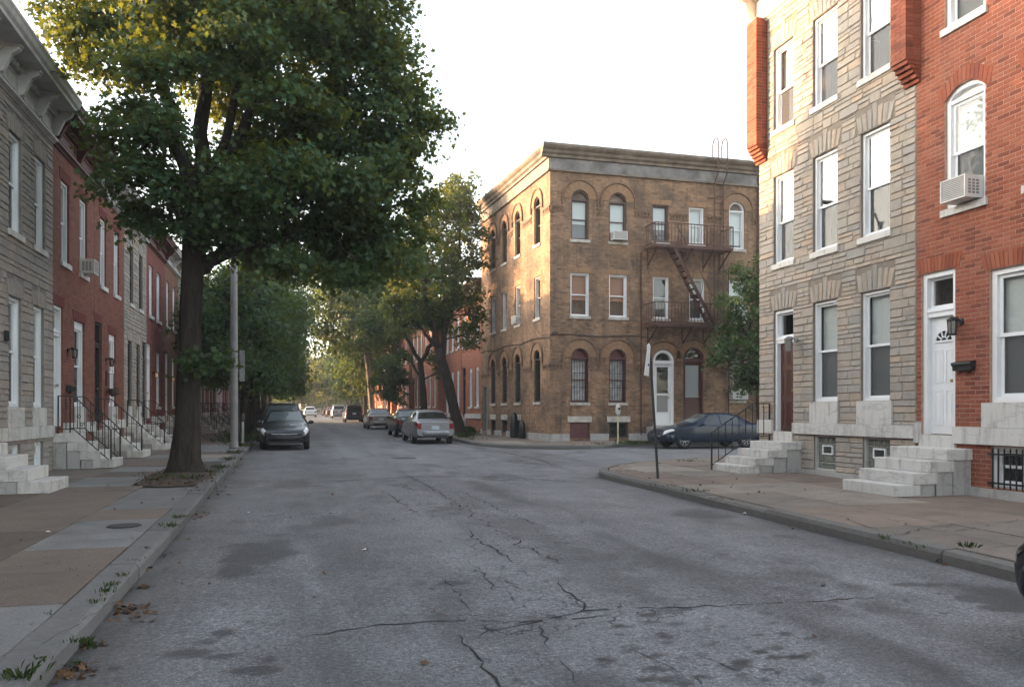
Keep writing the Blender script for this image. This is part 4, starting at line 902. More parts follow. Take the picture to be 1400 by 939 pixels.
J.build('brick_courses', M['rb_join'], H2, kind='stuff')
soldier(H2, RD[0] + .02, RD[1], RD[3] + .01, .25)
for o in R1 + R3: soldier(H2, o[0], o[1], o[3] + .01, .25)
for o in R2: soldier(H2, o[0], o[1], o[3] - .19, .26, rise=.2)
doorway(H2, RD, 'white', 'white', transom=.62, style='fan', casing=.085, rail=.16)
for o in R1: window(H2, o, sill=None, blind=('blind', 1.0), casing=.085, sash=.06)
for o in R2: window(H2, o, blind=('blind', 1.0), head=.0, casing=.075, sash=.055, tymp='white')
for o in R3: window(H2, o, blind=('blind', 1.0), casing=.075)
for i, (a, b, c, d) in enumerate(marb): q = MB(); q.box(a, b, -.075 if i in (0, 3) else -.05, .05, c + .002, d - .003); q.build(['marble_band', 'marble_panel', 'marble_panel', 'marble_block', 'door_sill'][i], M['marble'], H2)
q = MB(); q.box(1.0, RW, -.09, .05, -.2, .13); q.build('plinth', M['marble_old'], H2)
for o in RB:
    window(H2, o, sill=None, blind=None, casing=.06, muntin=True, screen=False)
    q = MB()
    for i in range(9): xx = o[0] + .05 + (o[1] - o[0] - .1) * i / 8; q.bar((xx, -.03, o[2] - .02), (xx, -.03, o[3] - .03), .018)
    q.box(o[0] - .05, o[1] + .05, -.035, -.022, o[3] - .14, o[3] - .11); q.box(o[0] - .05, o[1] + .05, -.035, -.022, o[2] + .05, o[2] + .08); q.build('window_bars', M['iron'], H2)
cornice(H2, .1, RW, Z2(11.3), Z2(12.3), .7, 'cream', 4)
ac_unit((XR + .05, 11.955 - 1.14, 5.10), R(-90), 'white air conditioner in the arched window of the red brick house', .52, .37, .36)
wall_lamp((XR, 10.95, 3.12), R(-90), 'black carriage lamp on red brick right of the white front door', s=1.25)
mailbox((XR, 10.85, 2.38), R(-90), 'black mailbox on red brick between white door and large window')
wall_lamp((XR - .03, 15.5, 3.2), R(-90), 'pewter wall lamp on formstone beside dark red door', s=1.3, mat='pole')
st = stoop((XR, 11.37, .235), R(-90), 1.24, 4, .19, .33, 'clean white marble steps up to the white front door', plat=.5)
st2 = stoop((XR, 15.95, .262), R(-90), 1.2, 4, .168, .33, 'marble steps with iron railing up to the dark red door', plat=.5)
railing(st2, -.56, -.05, .67, -1.56, 0.0, -.5, .86, 6)

# ------------------------------------------------------------------ corner building
bc = .385; CB = thing('corner_building', 'three storey brown brick apartment building on the far corner with rusty fire escape', 'building', (10.17, 31.5, bc))
Zc = lambda a: a - bc; X_ = lambda a: a - 10.17
CW = 13.0; ZT = Zc(12.42)
S1 = [(X_(11.1), X_(11.87), Zc(2.0), Zc(4.27), .38), (X_(12.8), X_(13.57), Zc(2.0), Zc(4.27), .38)]; S1e = [(X_(18.49), X_(19.25), Zc(2.12), Zc(4.0), 0)]
SD1 = (X_(14.82), X_(15.82), Zc(1.0), Zc(4.28), .48); SD2 = (X_(16.25), X_(17.22), Zc(1.0), Zc(4.38), .48)
SB = [(X_(11.04), X_(11.91), Zc(.50), Zc(1.17), 0), (X_(12.8), X_(13.66), Zc(.50), Zc(1.17), 0)]
S2 = [(X_(a), X_(b), Zc(5.62), Zc(7.42), 0) for a, b in ((11.07, 11.9), (12.8, 13.62), (14.82, 15.57), (16.55, 17.28), (18.49, 19.23), (20.4, 21.15))]
S3 = [(X_(a), X_(b), Zc(8.82), Zc(10.9), .38) for a, b in ((11.1, 11.88), (12.8, 13.6), (18.49, 19.25), (20.4, 21.15))]; S3f = [(X_(14.79), X_(15.55), Zc(8.95), Zc(10.52), 0), (X_(16.53), X_(17.25), Zc(8.95), Zc(10.52), 0)]
allS = S1 + S1e + [SD1, SD2] + SB + S2 + S3 + S3f
wb = MB(); wallmesh(wb, 0, CW, -.3, ZT, allS, .2); sw = wb.build('wall', M['brick_tan'], CB)
PW_ = thing('tmp', '', '')                              # the street side is turned a few degrees off the square
LW = 10.14; TW = Matrix.Rotation(R(-90 + 3.4), 4, 'Z'); TW.translation = TW @ Vector((-LW, 0, 0))
ss_ = [(1.15, 1.9), (3.75, 4.5), (5.75, 6.5), (7.6, 8.35)]; fl = lambda a, b: (LW - b, LW - a)
W1 = [(*fl(a, b), Zc(2.03), Zc(4.27), .36) for a, b in ss_]; W2 = [(*fl(a, b), Zc(5.65), Zc(7.45), 0) for a, b in ss_]; W3 = [(*fl(a, b), Zc(8.85), Zc(10.9), .36) for a, b in ss_]
WD = (*fl(8.95, 9.85), Zc(.62), Zc(2.97), 0); WB = [(*fl(a, b), Zc(.58), Zc(1.22), 0) for a, b in ss_[1:]]
wb = MB(); wallmesh(wb, 0, LW, -.3, ZT, W1 + W2 + W3 + [WD] + WB, .2); wb.build('wall', M['brick_tan'], PW_)
wb = MB(); c0 = TW @ Vector((0, 0, 0)); wb.quad((CW, 0, -.3), (CW, 12, -.3), (CW, 12, ZT), (CW, 0, ZT)); wb.quad((CW, 12, -.3), (c0.x, c0.y, -.3), (c0.x, c0.y, ZT), (CW, 12, ZT)); wb.build('wall', M['brick_tan'], CB)
wb = MB(); wb.poly((.02, .02, ZT - .1), (CW, .02, ZT - .1), (CW, 12, ZT - .1), (c0.x, c0.y, ZT - .1)); wb.build('roof', M['roof'], CB)
M['sooty'] = plain('sooty_brick_moulding', (.15, .092, .058), .9, var=.4, vs=8)
def archring(par, o, ri, ro, y=-.03, label=None, n=26):
    q = MB(); c = (o[0] + o[1]) / 2; zc_ = o[3] - o[4]
    for i in range(n):
        a, b = math.pi * (i + .06) / n, math.pi * (i + .94) / n
        P = lambda r_, t, yy: (c - r_ * math.cos(t), yy, zc_ + r_ * math.sin(t)); m_ = len(q.v)
        q.v += [P(ri, a, y), P(ro, a, y), P(ro, b, y), P(ri, b, y), P(ri, a, .01), P(ro, a, .01), P(ro, b, .01), P(ri, b, .01)]
        q.f += [tuple(m_ + t for t in F) for F in ((0, 1, 2, 3), (1, 0, 4, 5), (2, 1, 5, 6), (3, 2, 6, 7), (0, 3, 7, 4))]
    q.build('arch_bricks', M['brick_ring_tan'], par, kind='stuff')
    q = MB(); pts = [(c - ro * math.cos(t), y - .01, zc_ + ro * math.sin(t)) for t in np.linspace(0, math.pi, 22)]; pts = [(pts[0][0], pts[0][1], pts[0][2] - .25)] + pts + [(pts[-1][0], pts[-1][1], pts[-1][2] - .25)]; q.tube(pts, .045, 5); q.build('hood_mould', M['sooty'], par)
for o in S1 + S3: archring(CB, o, .39, .78)
archring(CB, SD1, .52, .86); archring(CB, SD2, .52, .86)
for o in W1 + W3: archring(PW_, o, .38, .7)
def corbel(par, x0, x1, z, ops, step=.14, y=0):
    gaps = sorted((o[0] - .34 if o[4] else o[0] - .05, o[1] + .34 if o[4] else o[1] + .05) for o in ops if o[2] < z < o[3] + .3); x = x0; segs = []
    for a, b in gaps:
        if a > x: segs.append((x, a))
        x = max(x, b)
    if x < x1: segs.append((x, x1))
    q = MB()
    for a, b in segs:
        q.box(a, b, y - .05, .01, z + .14, z + .21); q.box(a, b, y - .03, .01, z - .06, z)
        n = max(1, int((b - a) / step))
        for i in range(n): xx = a + (b - a) * (i + .5) / n; q.box(xx - .035, xx + .035, y - .045, .01, z + .002, z + .138)
    q.build('corbel_band', M['sooty'], par, kind='stuff')
corbel(CB, 0, CW, Zc(3.42), S1 + S1e + [SD1, SD2]); corbel(CB, 0, CW, Zc(9.98), S3 + S3f); corbel(PW_, 0, LW, Zc(3.42), W1); corbel(PW_, 0, LW, Zc(9.98), W3)
for i, o in enumerate(S1): window(CB, o, 'maroon', .2, 'stonetrim', ('curtain', 1.0), tymp='maroon', bars=True, casing=.05, screen=False)
for i, o in enumerate(S2): window(CB, o, 'white', .2, 'stonetrim', ('blind_brick_tint', .62) if i < 2 else (('blind', .35) if i != 2 else None), screen=False, casing=.05)
for i, o in enumerate(S3): window(CB, o, 'brownpaint' if i < 2 else 'white', .2, 'stonetrim', ('blind', .6 + .15 * i), tymp='frieze', screen=False)
window(CB, S3f[0], 'brownpaint', .2, 'stonetrim', ('blind', .66), screen=False); window(CB, S3f[1], 'white', .2, 'stonetrim', ('blind', .95), screen=False)
window(CB, S1e[0], 'darkframe', .2, 'stonetrim', None, bars=True, screen=False)
for i, o in enumerate(W1): window(PW_, o, 'darkframe', .2, 'stonetrim', ('curtain', .8) if i % 2 else None, tymp='brownpaint', screen=False)
for i, o in enumerate(W2): window(PW_, o, 'white_old', .2, 'stonetrim', ('blind', .4) if i % 2 else None, screen=False)
for i, o in enumerate(W3): window(PW_, o, 'darkframe', .2, 'stonetrim', ('blind', .5) if i > 1 else None, tymp='brownpaint', screen=False)
for o in S2 + S3f: soldier(CB, o[0], o[1], o[3] + .01, .22, 'brick_ring_tan')
for o in W2: soldier(PW_, o[0], o[1], o[3] + .01, .22, 'brick_ring_tan')
doorway(CB, SD1, 'white', 'white', transom=0, style='storm', casing=.12); doorway(CB, SD2, 'maroon', 'doorred', transom=0, style='half', casing=.05)
doorway(PW_, WD, 'greydoor', 'greydoor', transom=0, style='plain')
for par, L in ((CB, SB), (PW_, WB)):
    for i, o in enumerate(L):
        q = MB(); q.box(o[0] - .1, o[1] + .1, -.03, .12, o[3] + .003, o[3] + .25); q.build('stone_lintel', M['stonetrim'], par)
        if par is CB and i == 0: q = MB(); q.box(o[0], o[1], .08, .1, o[2], o[3]); q.build('boarded_window', M['maroon'], par)
        else: window(par, o, 'darkframe', .2, None, None, muntin=True, screen=False)
for par, x0, x1, gaps in ((CB, 0, CW, SB + [(SD1[0] - .2, SD2[1] + .2, -1, 3)]), (PW_, 0, LW, WB + [(WD[0], WD[1])])):
    x = x0; q = MB()
    for o in sorted(gaps, key=lambda t: t[0]): q.box(x, o[0] - .03, -.06, .05, -.3, .3); x = o[1] + .03
    q.box(x, x1, -.06, .05, -.3, .3); q.build('stone_base', M['marble_old'], par)
for par, x0, x1 in ((CB, -.0, CW), (PW_, -.0, LW)):
    q = MB(); q.box(x0, x1, -.05, .02, Zc(11.68), Zc(12.14)); q.build('metal_frieze', M['frieze_grey' if par is CB else 'frieze'], par)
    q = MB(); q.box(x0 - .06, x1 + .06, -.1, .02, Zc(11.61), Zc(11.68)); q.build('frieze_ledge', M['frieze'], par)
    q = MB(); z = Zc(12.16); q.extr([(.02, z), (-.12, z), (-.14, z + .1), (-.22, z + .16), (-.26, z + .26), (-.34, z + .32), (-.40, z + .40), (-.40, z + .50), (.02, z + .54)], x0 - .4 if par is CB else x0, x1); q.build('cornice', M['frieze'], par, fix=True)
q = MB(); q.tube([(x, -.03, Zc(4.82) + .03 * math.sin(x * 2.2)) for x in np.linspace(0, 5.0, 22)], .02, 5); q.box(.1, .3, -.1, 0, Zc(4.82), Zc(4.92)); q.build('cable', M['darkframe'], CB)
q = MB(); q.tube([(x, -.03, Zc(4.75) + .05 * math.sin(x * 1.7)) for x in np.linspace(0, LW, 30)], .02, 5); q.build('cable', M['darkframe'], PW_)
q = MB(); q.tube([(X_(19.9), -.06, Zc(.6)), (X_(19.9), -.06, Zc(12.1))], .05, 8); q.tube([(X_(14.25), -.05, Zc(.6)), (X_(14.25), -.05, Zc(8.4))], .03, 6); q.build('downpipe', M['rust'], CB)
for ch in [c for c in COL.objects if c.parent == PW_]: ch.parent = CB; ch.matrix_basis = TW
bpy.data.objects.remove(PW_)
q = thing('marble_stoop', 'broad pale stone steps up to the arched white and maroon doors', 'steps', (10.17, 31.5, bc), 0, 'marble stoops')
for i in range(3):
    s_ = MB(); s_.box(X_(14.5) + .0 * i, X_(17.45), -(1.15 - .33 * i), -.002, .2 * i - .02, .2 * (i + 1) - .004); s_.build('step', M['marble_old'], q)
for o in (SD1, SD2): s_ = MB(); s_.box(o[0] - .02, o[1] + .02, -.3, .15, .6 - .003, o[2] - .003); s_.build('door_sill', M['marble'], q)
ac_unit((X_(13.2) + 10.17, 31.5 - .02, 8.86), 0, 'white air conditioner in the second arched top floor window', .62, .36, .28)
ac_unit((18.87, 31.48, 2.16), 0, 'large white air conditioner in the ground floor window behind the tree', .72, .46, .3)
ac_unit((18.87, 31.48, 5.66), 0, 'white air conditioner in the middle floor window beside the corner tree', .68, .42, .28)
pw = Matrix.Translation((10.17, 31.5, 0)) @ TW @ Vector((fl(3.75, 4.5)[0] + .37, -.0, 0)); ac_unit((pw.x, pw.y, 5.68), R(-90 + 3.4), 'small air conditioner in a middle floor window on the street side', .5, .36, .22)
# fire escape
FE = thing('fire_escape', 'rusty brown iron fire escape with two balconies and a slanting stair', 'fire escape', (14.45, 31.5, bc))
def balcony(zf, name='balcony'):
    q = MB(); d = 1.0
    for i in range(9): q.box(.0, 3.64, -d + i * d / 8 - .02 if i else -d, -d + i * d / 8 + .02, zf - .03, zf)
    q.box(0, 3.64, -d - .02, -d + .02, zf - .12, zf); q.box(0, .05, -d, 0, zf - .1, zf - .031); q.box(3.59, 3.64, -d, 0, zf - .1, zf - .031)
    pl = q.build(name, M['rust'], FE); r_ = MB()
    for z in (zf + .9, zf + .08): r_.bar((0, -d, z), (3.64, -d, z), .035); r_.bar((0, -d, z), (0, 0, z), .035); r_.bar((3.64, -d, z), (3.64, 0, z), .035)
    for x in (0, 1.2, 2.4, 3.64): r_.bar((x, -d, zf), (x, -d, zf + .9), .04)
    rl = r_.build('railing', M['rust'], pl)
    for i in range(1, 24):
        if i % 8: b = MB(); b.bar((3.64 * i / 24, -d, zf + .08), (3.64 * i / 24, -d, zf + .9), .02); b.build('baluster', M['rust'], pl)
    for i in range(1, 6):
        for x in (0, 3.64): b = MB(); b.bar((x, -d * i / 6, zf + .08), (x, -d * i / 6, zf + .9), .02); b.build('baluster', M['rust'], pl)
    for x in (.12, 1.75, 2.75, 3.55): b = MB(); b.bar((x, -d * .95, zf - .1), (x, 0, zf - .75), .05); b.bar((x, 0, zf - .9), (x, 0, zf - .05), .05); b.build('bracket', M['rust'], pl)
balcony(8.62 - bc); balcony(5.3 - bc)
sq = MB(); A_, B_ = Vector((.85, -.72, 8.6 - bc)), Vector((2.75, -.72, 5.32 - bc))
for dy in (-.24, .24): sq.bar(A_ + Vector((0, dy, 0)), B_ + Vector((0, dy, 0)), .04, .14)
stair = sq.build('stair', M['rust'], FE)
for i in range(1, 13): p = A_.lerp(B_, i / 13); t = MB(); t.box(p.x - .1, p.x + .1, -.96, -.48, p.z - .015, p.z + .015); t.build('tread', M['rust'], stair)
t = MB(); t.bar(A_ + Vector((.15, -.26, .85)), B_ + Vector((.15, -.26, .85)), .025)
for i in range(0, 5): p = A_.lerp(B_, (i + .3) / 5); t.bar(p + Vector((0, -.26, 0)), p + Vector((.15, -.26, .85)), .02)
t.build('stair_rail', M['rust'], stair)
ld = MB(); xl = 17.68 - 14.45
for x in (xl, xl + .44):
    ld.tube([(x, -.14, 5.6 - bc), (x, -.14, 11.6 - bc), (x, -.48, 12.0 - bc), (x, -.48, 13.3 - bc), (x, -.42, 13.48 - bc), (x, -.25, 13.55 - bc), (x, -.08, 13.48 - bc), (x, .0, 13.3 - bc), (x, .0, 12.75 - bc)], .03, 6)
lad = ld.build('roof_ladder', M['rust'], FE)
for i in range(20): z = 5.8 - bc + i * .31; t = MB(); t.bar((xl, -.14, z), (xl + .44, -.14, z), .022); t.build('rung', M['rust'], lad) if i in (6, 12, 13, 14, 15, 16, 17, 18, 19) else None
t = MB(); t.bar((xl - .3, -.02, 10.95 - bc), (xl + .44, -.14, 11.05 - bc), .03); t.bar((xl + .44, -.14, 9.5 - bc), (xl - .1, -.9, 9.4 - bc), .03); t.tube([(xl + .72, -.1, .5), (xl + .72, -.1, 7.9 - bc), (xl + .45, -.14, 7.8 - bc)], .03, 6); t.build('ladder_brace', M['rust'], FE)

# ------------------------------------------------------------------ two-storey rowhouses
def rowhouse(name, label, X, Y, rz, W, brick, up, dn, door, fr='white', crn='white_old', dr='white', trim='marble', stone=None, crnz=(7.42, 8.15), out_=.55, brk=3, lite=False, D=9.0, group='two storey rowhouses', ups=(4.85, 6.78), drs=('panel',), blinds=True, style=None, crn_out=None, nstone=0, band=True, seed=1, near=None, bw=None):
    ym = Y + (W / 2 if rz > 0 else -W / 2); b = gz(ym) + .15; T = house(name, label, X, Y, b, rz, group)
    U = [(a, c, ups[0], ups[1], 0) for a, c in up]; G_ = [(a, c, 1.42, 3.58, 0) for a, c in dn]; DD = (*door, .95, 3.75, 0) if door else None
    B_ = [] if lite else [(a + .05, c - .05, .12, .68, 0) for a, c in (bw or dn)]
    ops = U + G_ + ([DD] if DD else []) + B_
    q = MB(); wallmesh(q, 0, W, -.3, crnz[1] - .1, ops, .17); shell(q, 0, W, -.3, crnz[1] - .1, D); q.build('wall', M[brick], T)
    q = MB(); q.box(0, W, .02, D, crnz[1] - .095, crnz[1]); q.build('roof', M['roof'], T)
    k = random.Random(seed)
    for o in U: window(T, o, fr, blind=('blind', k.choice([.45, .5, .6, 1.0])) if blinds else None, sill=trim, casing=.06, screen=not lite)
    for o in G_: window(T, o, fr, blind=('blind', k.choice([.5, 1.0, 1.0])) if blinds else None, sill=trim if lite or stone == 'pale' else None, casing=.07, head=.0 if stone else .12, screen=not lite)
    if DD: doorway(T, DD, fr if dr == 'white' else ('darkframe' if dr == 'doorblack' else fr), dr, transom=.55, style='panel')
    if band:
        if DD: segs = [(0, DD[0] - .03), (DD[1] + .03, W)]
        else: segs = [(0, W)]
        for a, c in segs:
            if c - a > .1: q = MB(); q.box(a, c, -.06, .05, .76, 1.02); q.build('marble_band', M['marble' if trim == 'marble' else trim], T)
        if not lite:
            for o in G_: q = MB(); q.box(o[0] - .06, o[1] + .06, -.045, .05, 1.023, 1.415); q.build('marble_panel', M['marble'], T)
    for o in B_: window(T, o, 'white', sill=None, blind=None, casing=.05, muntin=True, screen=False)
    if stone:
        vo_ = [(o[0] - .12, o[1] + .12, o[3], o[3] + .42, o[1] - o[0] + .06) for o in U + G_]
        bl = [(0, W, .76, 1.02)] + [(o[0] - .06, o[1] + .06, 1.02, 1.42) for o in G_] if band else []
        stonework(T, 0, W, 0, crnz[0] + .02, ops + bl, ('st_' + stone if stone != 'pale' else 'st_pale_j', 'st_' + stone + '_j'), nstone, seed, vo_, near=near, hs=(.1, .13, .17, .2))
    elif not lite:
        for o in U + G_ + ([DD] if DD else []): soldier(T, o[0], o[1], o[3] + .008, .24, 'brick_soldier_dark')
    cornice(T, 0, W, crnz[0], crnz[1], out_, crn, brk, dent=not lite)
    return T
LX = -5.35
A = rowhouse('grey_stone_rowhouse', 'grey formstone rowhouse with white bracketed cornice at the left edge', LX, 14.2, R(90), 6.0, 'joint_grey', [(1.35, 2.1), (3.13, 3.9), (4.72, 5.45)], [(3.13, 3.88), (4.62, 5.36)], (.55, 1.45), crn='white_old', stone='grey', nstone=300, seed=8, near=(4.4, 2.0), brk=6, crnz=(7.40, 8.42), out_=.62)
tx = MB()                                               # the visible digit of the house number
def digit0(x): ring(tx, x, x + .1, 2.66, 2.86, .022, -.075, -.035)
digit0(2.86); tx.box(2.78, 2.80, -.075, -.035, 2.66, 2.86); tx.build('house_number', M['iron'], A)
B = rowhouse('red_brick_rowhouse', 'red brick rowhouse with maroon cornice and small air conditioner upstairs', LX, 20.2, R(90), 3.9, 'brick_left', [(.68, 1.4), (2.36, 3.12)], [(1.85, 2.85)], (.1, .85), crn='maroon', brk=3, seed=2, crnz=(7.38, 8.3), out_=.62)
C = rowhouse('red_brick_rowhouse', 'red brick rowhouse with white cornice and black front door', LX, 24.12, R(90), 3.85, 'brick_left', [(.65, 1.4), (2.4, 3.15)], [(1.75, 2.68)], (.0 + .05, .85), crn='white_old', dr='doorblack', seed=3, crnz=(7.38, 8.15))
Dh = rowhouse('pale_stone_rowhouse', 'narrow pale formstone rowhouse with dark window frames', LX, 27.98, R(90), 3.95, 'joint_pale', [(.9, 1.5), (2.5, 3.2)], [(.55, 1.25), (2.05, 2.7)], (3.15, 3.85), fr='darkframe', crn='white_old', stone='pale', seed=4, crnz=(7.4, 8.1), bw=[(.55, 1.25)])
E_ = rowhouse('deep_red_brick_rowhouse', 'deep red brick rowhouse with lit lamp beyond the pale stone house', LX, 31.95, R(90), 4.2, 'brick_deep', [(.6, 1.4), (2.25, 3.2)], [(2.2, 3.1)], (.1, .95), crn='maroon', seed=5, lite=True)
F_ = rowhouse('rust_brick_rowhouse', 'rust brown brick rowhouse just left of the maple trunk', LX, 36.17, R(90), 4.0, 'brick_rust', [(.5, 1.25), (2.3, 3.1)], [(2.1, 2.9)], (.2, 1.0), crn='white_old', seed=6, lite=True)
G1 = rowhouse('grey_stone_rowhouse', 'grey formstone rowhouse partly hidden behind the maple trunk', LX, 40.2, R(90), 4.2, 'joint_pale', [(.6, 1.4), (2.3, 3.1)], [(2.2, 3.1)], (.2, 1.0), stone='pale', seed=7, lite=True)
M['lavender'] = plain('lavender_paint', (.40, .33, .37), .8, var=.12, vs=3, bmp=.1)
far = [('deep_red_brick_rowhouse', 'deep red brick rowhouse seen right of the maple trunk', 'brick_deep', 'maroon'), ('brown_brick_rowhouse', 'brown brick rowhouse behind the grey lamp pole', 'brick_rust', 'white_old'), ('red_brick_rowhouse', 'red brick rowhouse with red stair railing behind the grey pole', 'brick_left', 'white_old'), ('lavender_rowhouse', 'lavender painted rowhouse under the left street trees', 'lavender', 'white'), ('red_brick_rowhouse', 'red brick rowhouse behind the dark tree trunks on the left', 'brick_deep', 'white_old'), ('painted_rowhouse', 'pale painted rowhouse behind the left row of tree trunks', 'lavender', 'white'), ('red_brick_rowhouse', 'farthest red brick rowhouse behind the left street trees', 'brick_left', 'maroon')]
for i, (nm, lb, br, cr_) in enumerate(far): rowhouse(nm, lb, LX, 44.45 + i * 4.6, R(90), 4.58, br, [(.6, 1.4), (2.5, 3.3)], [(2.3, 3.2)], (.3, 1.1), crn=cr_, seed=20 + i, lite=True, dr=random.Random(i).choice(['white', 'doorred', 'doorblack']))
for i, (Y, W_, br, cr_, lb) in enumerate(((9.4, 4.7, 'brick_left', 'white_old', 'red brick rowhouse just before the grey stone one, beside the camera'), (4.6, 4.7, 'brick_rust', 'maroon', 'rust brick rowhouse to the left of the camera'), (-.2, 4.7, 'brick_left', 'white_old', 'red brick rowhouse level with the camera'), (-6, 5.7, 'brick_deep', 'white_old', 'deep red rowhouse behind the camera'))):
    rowhouse('red_brick_rowhouse', lb, LX, Y, R(90), W_, br, [(.6, 1.4), (2.5, 3.3)], [(2.3, 3.2)], (.3, 1.1), crn=cr_, seed=60 + i, lite=True)
# their stoops
sb = lambda Y: gz(Y) + .15
s1 = stoop((LX, 15.2, sb(15.2)), R(90), 1.1, 4, .2, .32, 'weathered marble steps at the left edge with cracked side', plat=.45)
s2 = stoop((LX, 20.78, sb(20.8)), R(90), 1.1, 4, .2, .27, 'marble steps with scrolled iron railings at the red brick house', plat=.42)
railing(s2, -.5, -.1, .8, -1.2, 0.02, -.42, .86, 6); railing(s2, .5, -.1, .8, -1.2, 0.02, -.42, .86, 6)
s3 = stoop((LX, 24.6, sb(24.6)), R(90), 1.1, 4, .19, .27, 'marble steps with iron railing up to the black front door', plat=.42); railing(s3, -.5, -.1, .76, -1.2, 0.02, -.42, .86, 6)
s4 = stoop((LX, 31.45, sb(31.5)), R(90), 1.1, 4, .19, .27, 'marble steps with iron railing at the pale stone house', plat=.42); railing(s4, -.5, -.1, .76, -1.2, 0.02, -.42, .86, 6)
s4b = stoop((LX, 28.55, sb(28.5)), R(90), 1.1, 4, .19, .27, 'marble steps in front of the pale stone house windows', plat=.42); railing(s4b, -.5, -.1, .76, -1.2, 0.02, -.42, .86, 6)
s5 = stoop((LX, 36.8, sb(36.8)), R(90), 1.1, 4, .19, .27, 'marble steps just left of the maple trunk', plat=.42)
for i, (Yy, lb) in enumerate(((45.1, 'marble steps with black railing right of the maple trunk'), (49.7, 'grey steps with iron rails behind the grey pole'), (54.3, 'marble steps with a dark red railing behind the pole'), (58.9, 'white steps of the lavender house'), (63.5, 'small steps under the left street trees'))):
    s_ = stoop((LX, Yy, sb(Yy)), R(90), 1.1, 4, .19, .27, lb, plat=.42, mat='marble_old'); railing(s_, -.5, -.1, .76, -1.2, 0.02, -.42, .86, 5, False); railing(s_, .5, -.1, .76, -1.2, 0.02, -.42, .86, 5, False)
ac_unit((LX, 22.92, sb(22) + 4.87), R(90), 'small white air conditioner on the red brick house with maroon cornice', .5, .36, .3)
wall_lamp((LX, 21.45, 3.1), R(90), 'dark wall lamp right of the white door on the red brick house', s=1.05); mailbox((LX, 21.5, 2.18), R(90), 'black mailbox under the wall lamp on the red brick house')
wall_lamp((LX, 25.45, 3.12), R(90), 'dark wall lamp beside the black front door', s=1.05)
wall_lamp((LX, 33.3, 3.1), R(90), 'small lit lamp on the deep red brick house', True); wall_lamp((LX, 37.6, 3.1), R(90), 'small lit lamp on the rust brown house', True)
hb = thing('hanging_planter', 'brown hanging planter basket beside the black front door', 'planter', (LX, 25.5, 2.25), R(90))
q = MB(); q.lathe([(.06, -.2), (.15, -.1), (.17, .03), (.15, .03)], 10, Matrix.Translation((0, -.2, 0))); q.build('basket', M['brownpaint'], hb); q = MB(); q.tube([(0, 0, .5), (0, -.2, .45), (0, -.2, .03)], .01, 5); q.box(-.09, .09, -.03, -.01, .1, .55); q.build('hook_board', M['doorred'], hb)
# right side beyond the corner building, stepping forward house by house
M['cor_tan'] = plain('brownish_cornice_paint', (.12, .085, .065), .7, var=.25)
rr = [(9.58, 46.9, 5.2, 'brick_orange', 'cor_tan', 'orange red rowhouse with white sills next to the corner building', 8.3), (9.56, 52.3, 5.35, 'brick_orange', 'cor_tan', 'orange red rowhouse behind the leaning tree trunk', 8.2),
      (9.08, 58.4, 6.0, 'brick_orange', 'white_old', 'red brick rowhouse standing forward behind the dark sedan', 8.3), (9.06, 64.4, 5.95, 'brick_rust', 'white_old', 'rust brick rowhouse with pale pilasters behind the dark sedan', 8.3), (8.8, 72.5, 8.0, 'brick_orange', 'white_old', 'red brick rowhouse with pale window frames above the silver sedan', 8.9), (8.35, 79.5, 6.9, 'brick_orange', 'maroon', 'red rowhouse behind the small green tree', 9.2), (8.3, 86.5, 6.9, 'brick_rust', 'white_old', 'rust rowhouse far down the right side', 8.6), (8.3, 93.5, 6.9, 'brick_orange', 'maroon', 'last red rowhouse far down the right side', 8.6)]
for i, (X, Y, W_, br, cr_, lb, ht) in enumerate(rr):
    n3 = W_ / 3; rowhouse('red_brick_rowhouse', lb, X, Y, R(-90), W_, br, [(n3 * j + .35, n3 * j + 1.2) for j in range(3)], [(n3 * j + .35, n3 * j + 1.2) for j in range(1, 3)], (.3, 1.15), crn=cr_, seed=40 + i, lite=True, crnz=(ht - .8, ht - .0), out_=.5, ups=(4.95, 6.85), dr=['doorblack', 'white', 'doorred'][i % 3])
    if i < 5: s_ = stoop((X, Y - .72, sb(Y)), R(-90), 1.1, 4, .19, .25, ['white steps next to the corner building', 'white steps behind the leaning tree', 'pale steps behind the dark sedan', 'pale steps further along the right side', 'pale steps above the silver sedan'][i], plat=.35)
# ------------------------------------------------------------------ cars
def paint(name, col, metal=.5, rough=.32):
    m, n, b, o = newmat(name); co = wpos(n)
    b.inputs['Base Color'].default_value = (*col, 1); b.inputs['Metallic'].default_value = metal; b.inputs['Coat Weight'].default_value = .5 if max(col) > .013 and col[2] != .015 else .25; b.inputs['Coat Roughness'].default_value = .05; b.inputs['Specular IOR Level'].default_value = .3
    n.links.new(ramp(n, noise(n, co, 5, 5), (.3, rough), (.75, rough + .18)), b.inputs['Roughness']); return m
PT = {'black': paint('black_car_paint', (.010, .011, .015), .1, .4), 'charcoal': paint('charcoal_car_paint', (.014, .017, .021), .3), 'silver': paint('silver_car_paint', (.24, .25, .27), .7, .35), 'champagne': paint('champagne_car_paint', (.24, .23, .22), .65, .35),
      'navy': paint('navy_car_paint', (.002, .012, .03), .0, .35), 'white': paint('white_car_paint', (.6, .6, .6), .1, .3), 'red': paint('dark_red_car_paint', (.10, .02, .02), .3), 'greyblue': paint('grey_blue_car_paint', (.06, .075, .1), .5)}
CG = solid_glass('car_glass', (.02, .024, .026), .03); CGW = solid_glass('windshield_glass', (.075, .095, .10), .03); CG.node_tree.nodes['Principled BSDF'].inputs['IOR'].default_value = 1.5  # windshield base lightened: pale sky reflection put into the glass colour
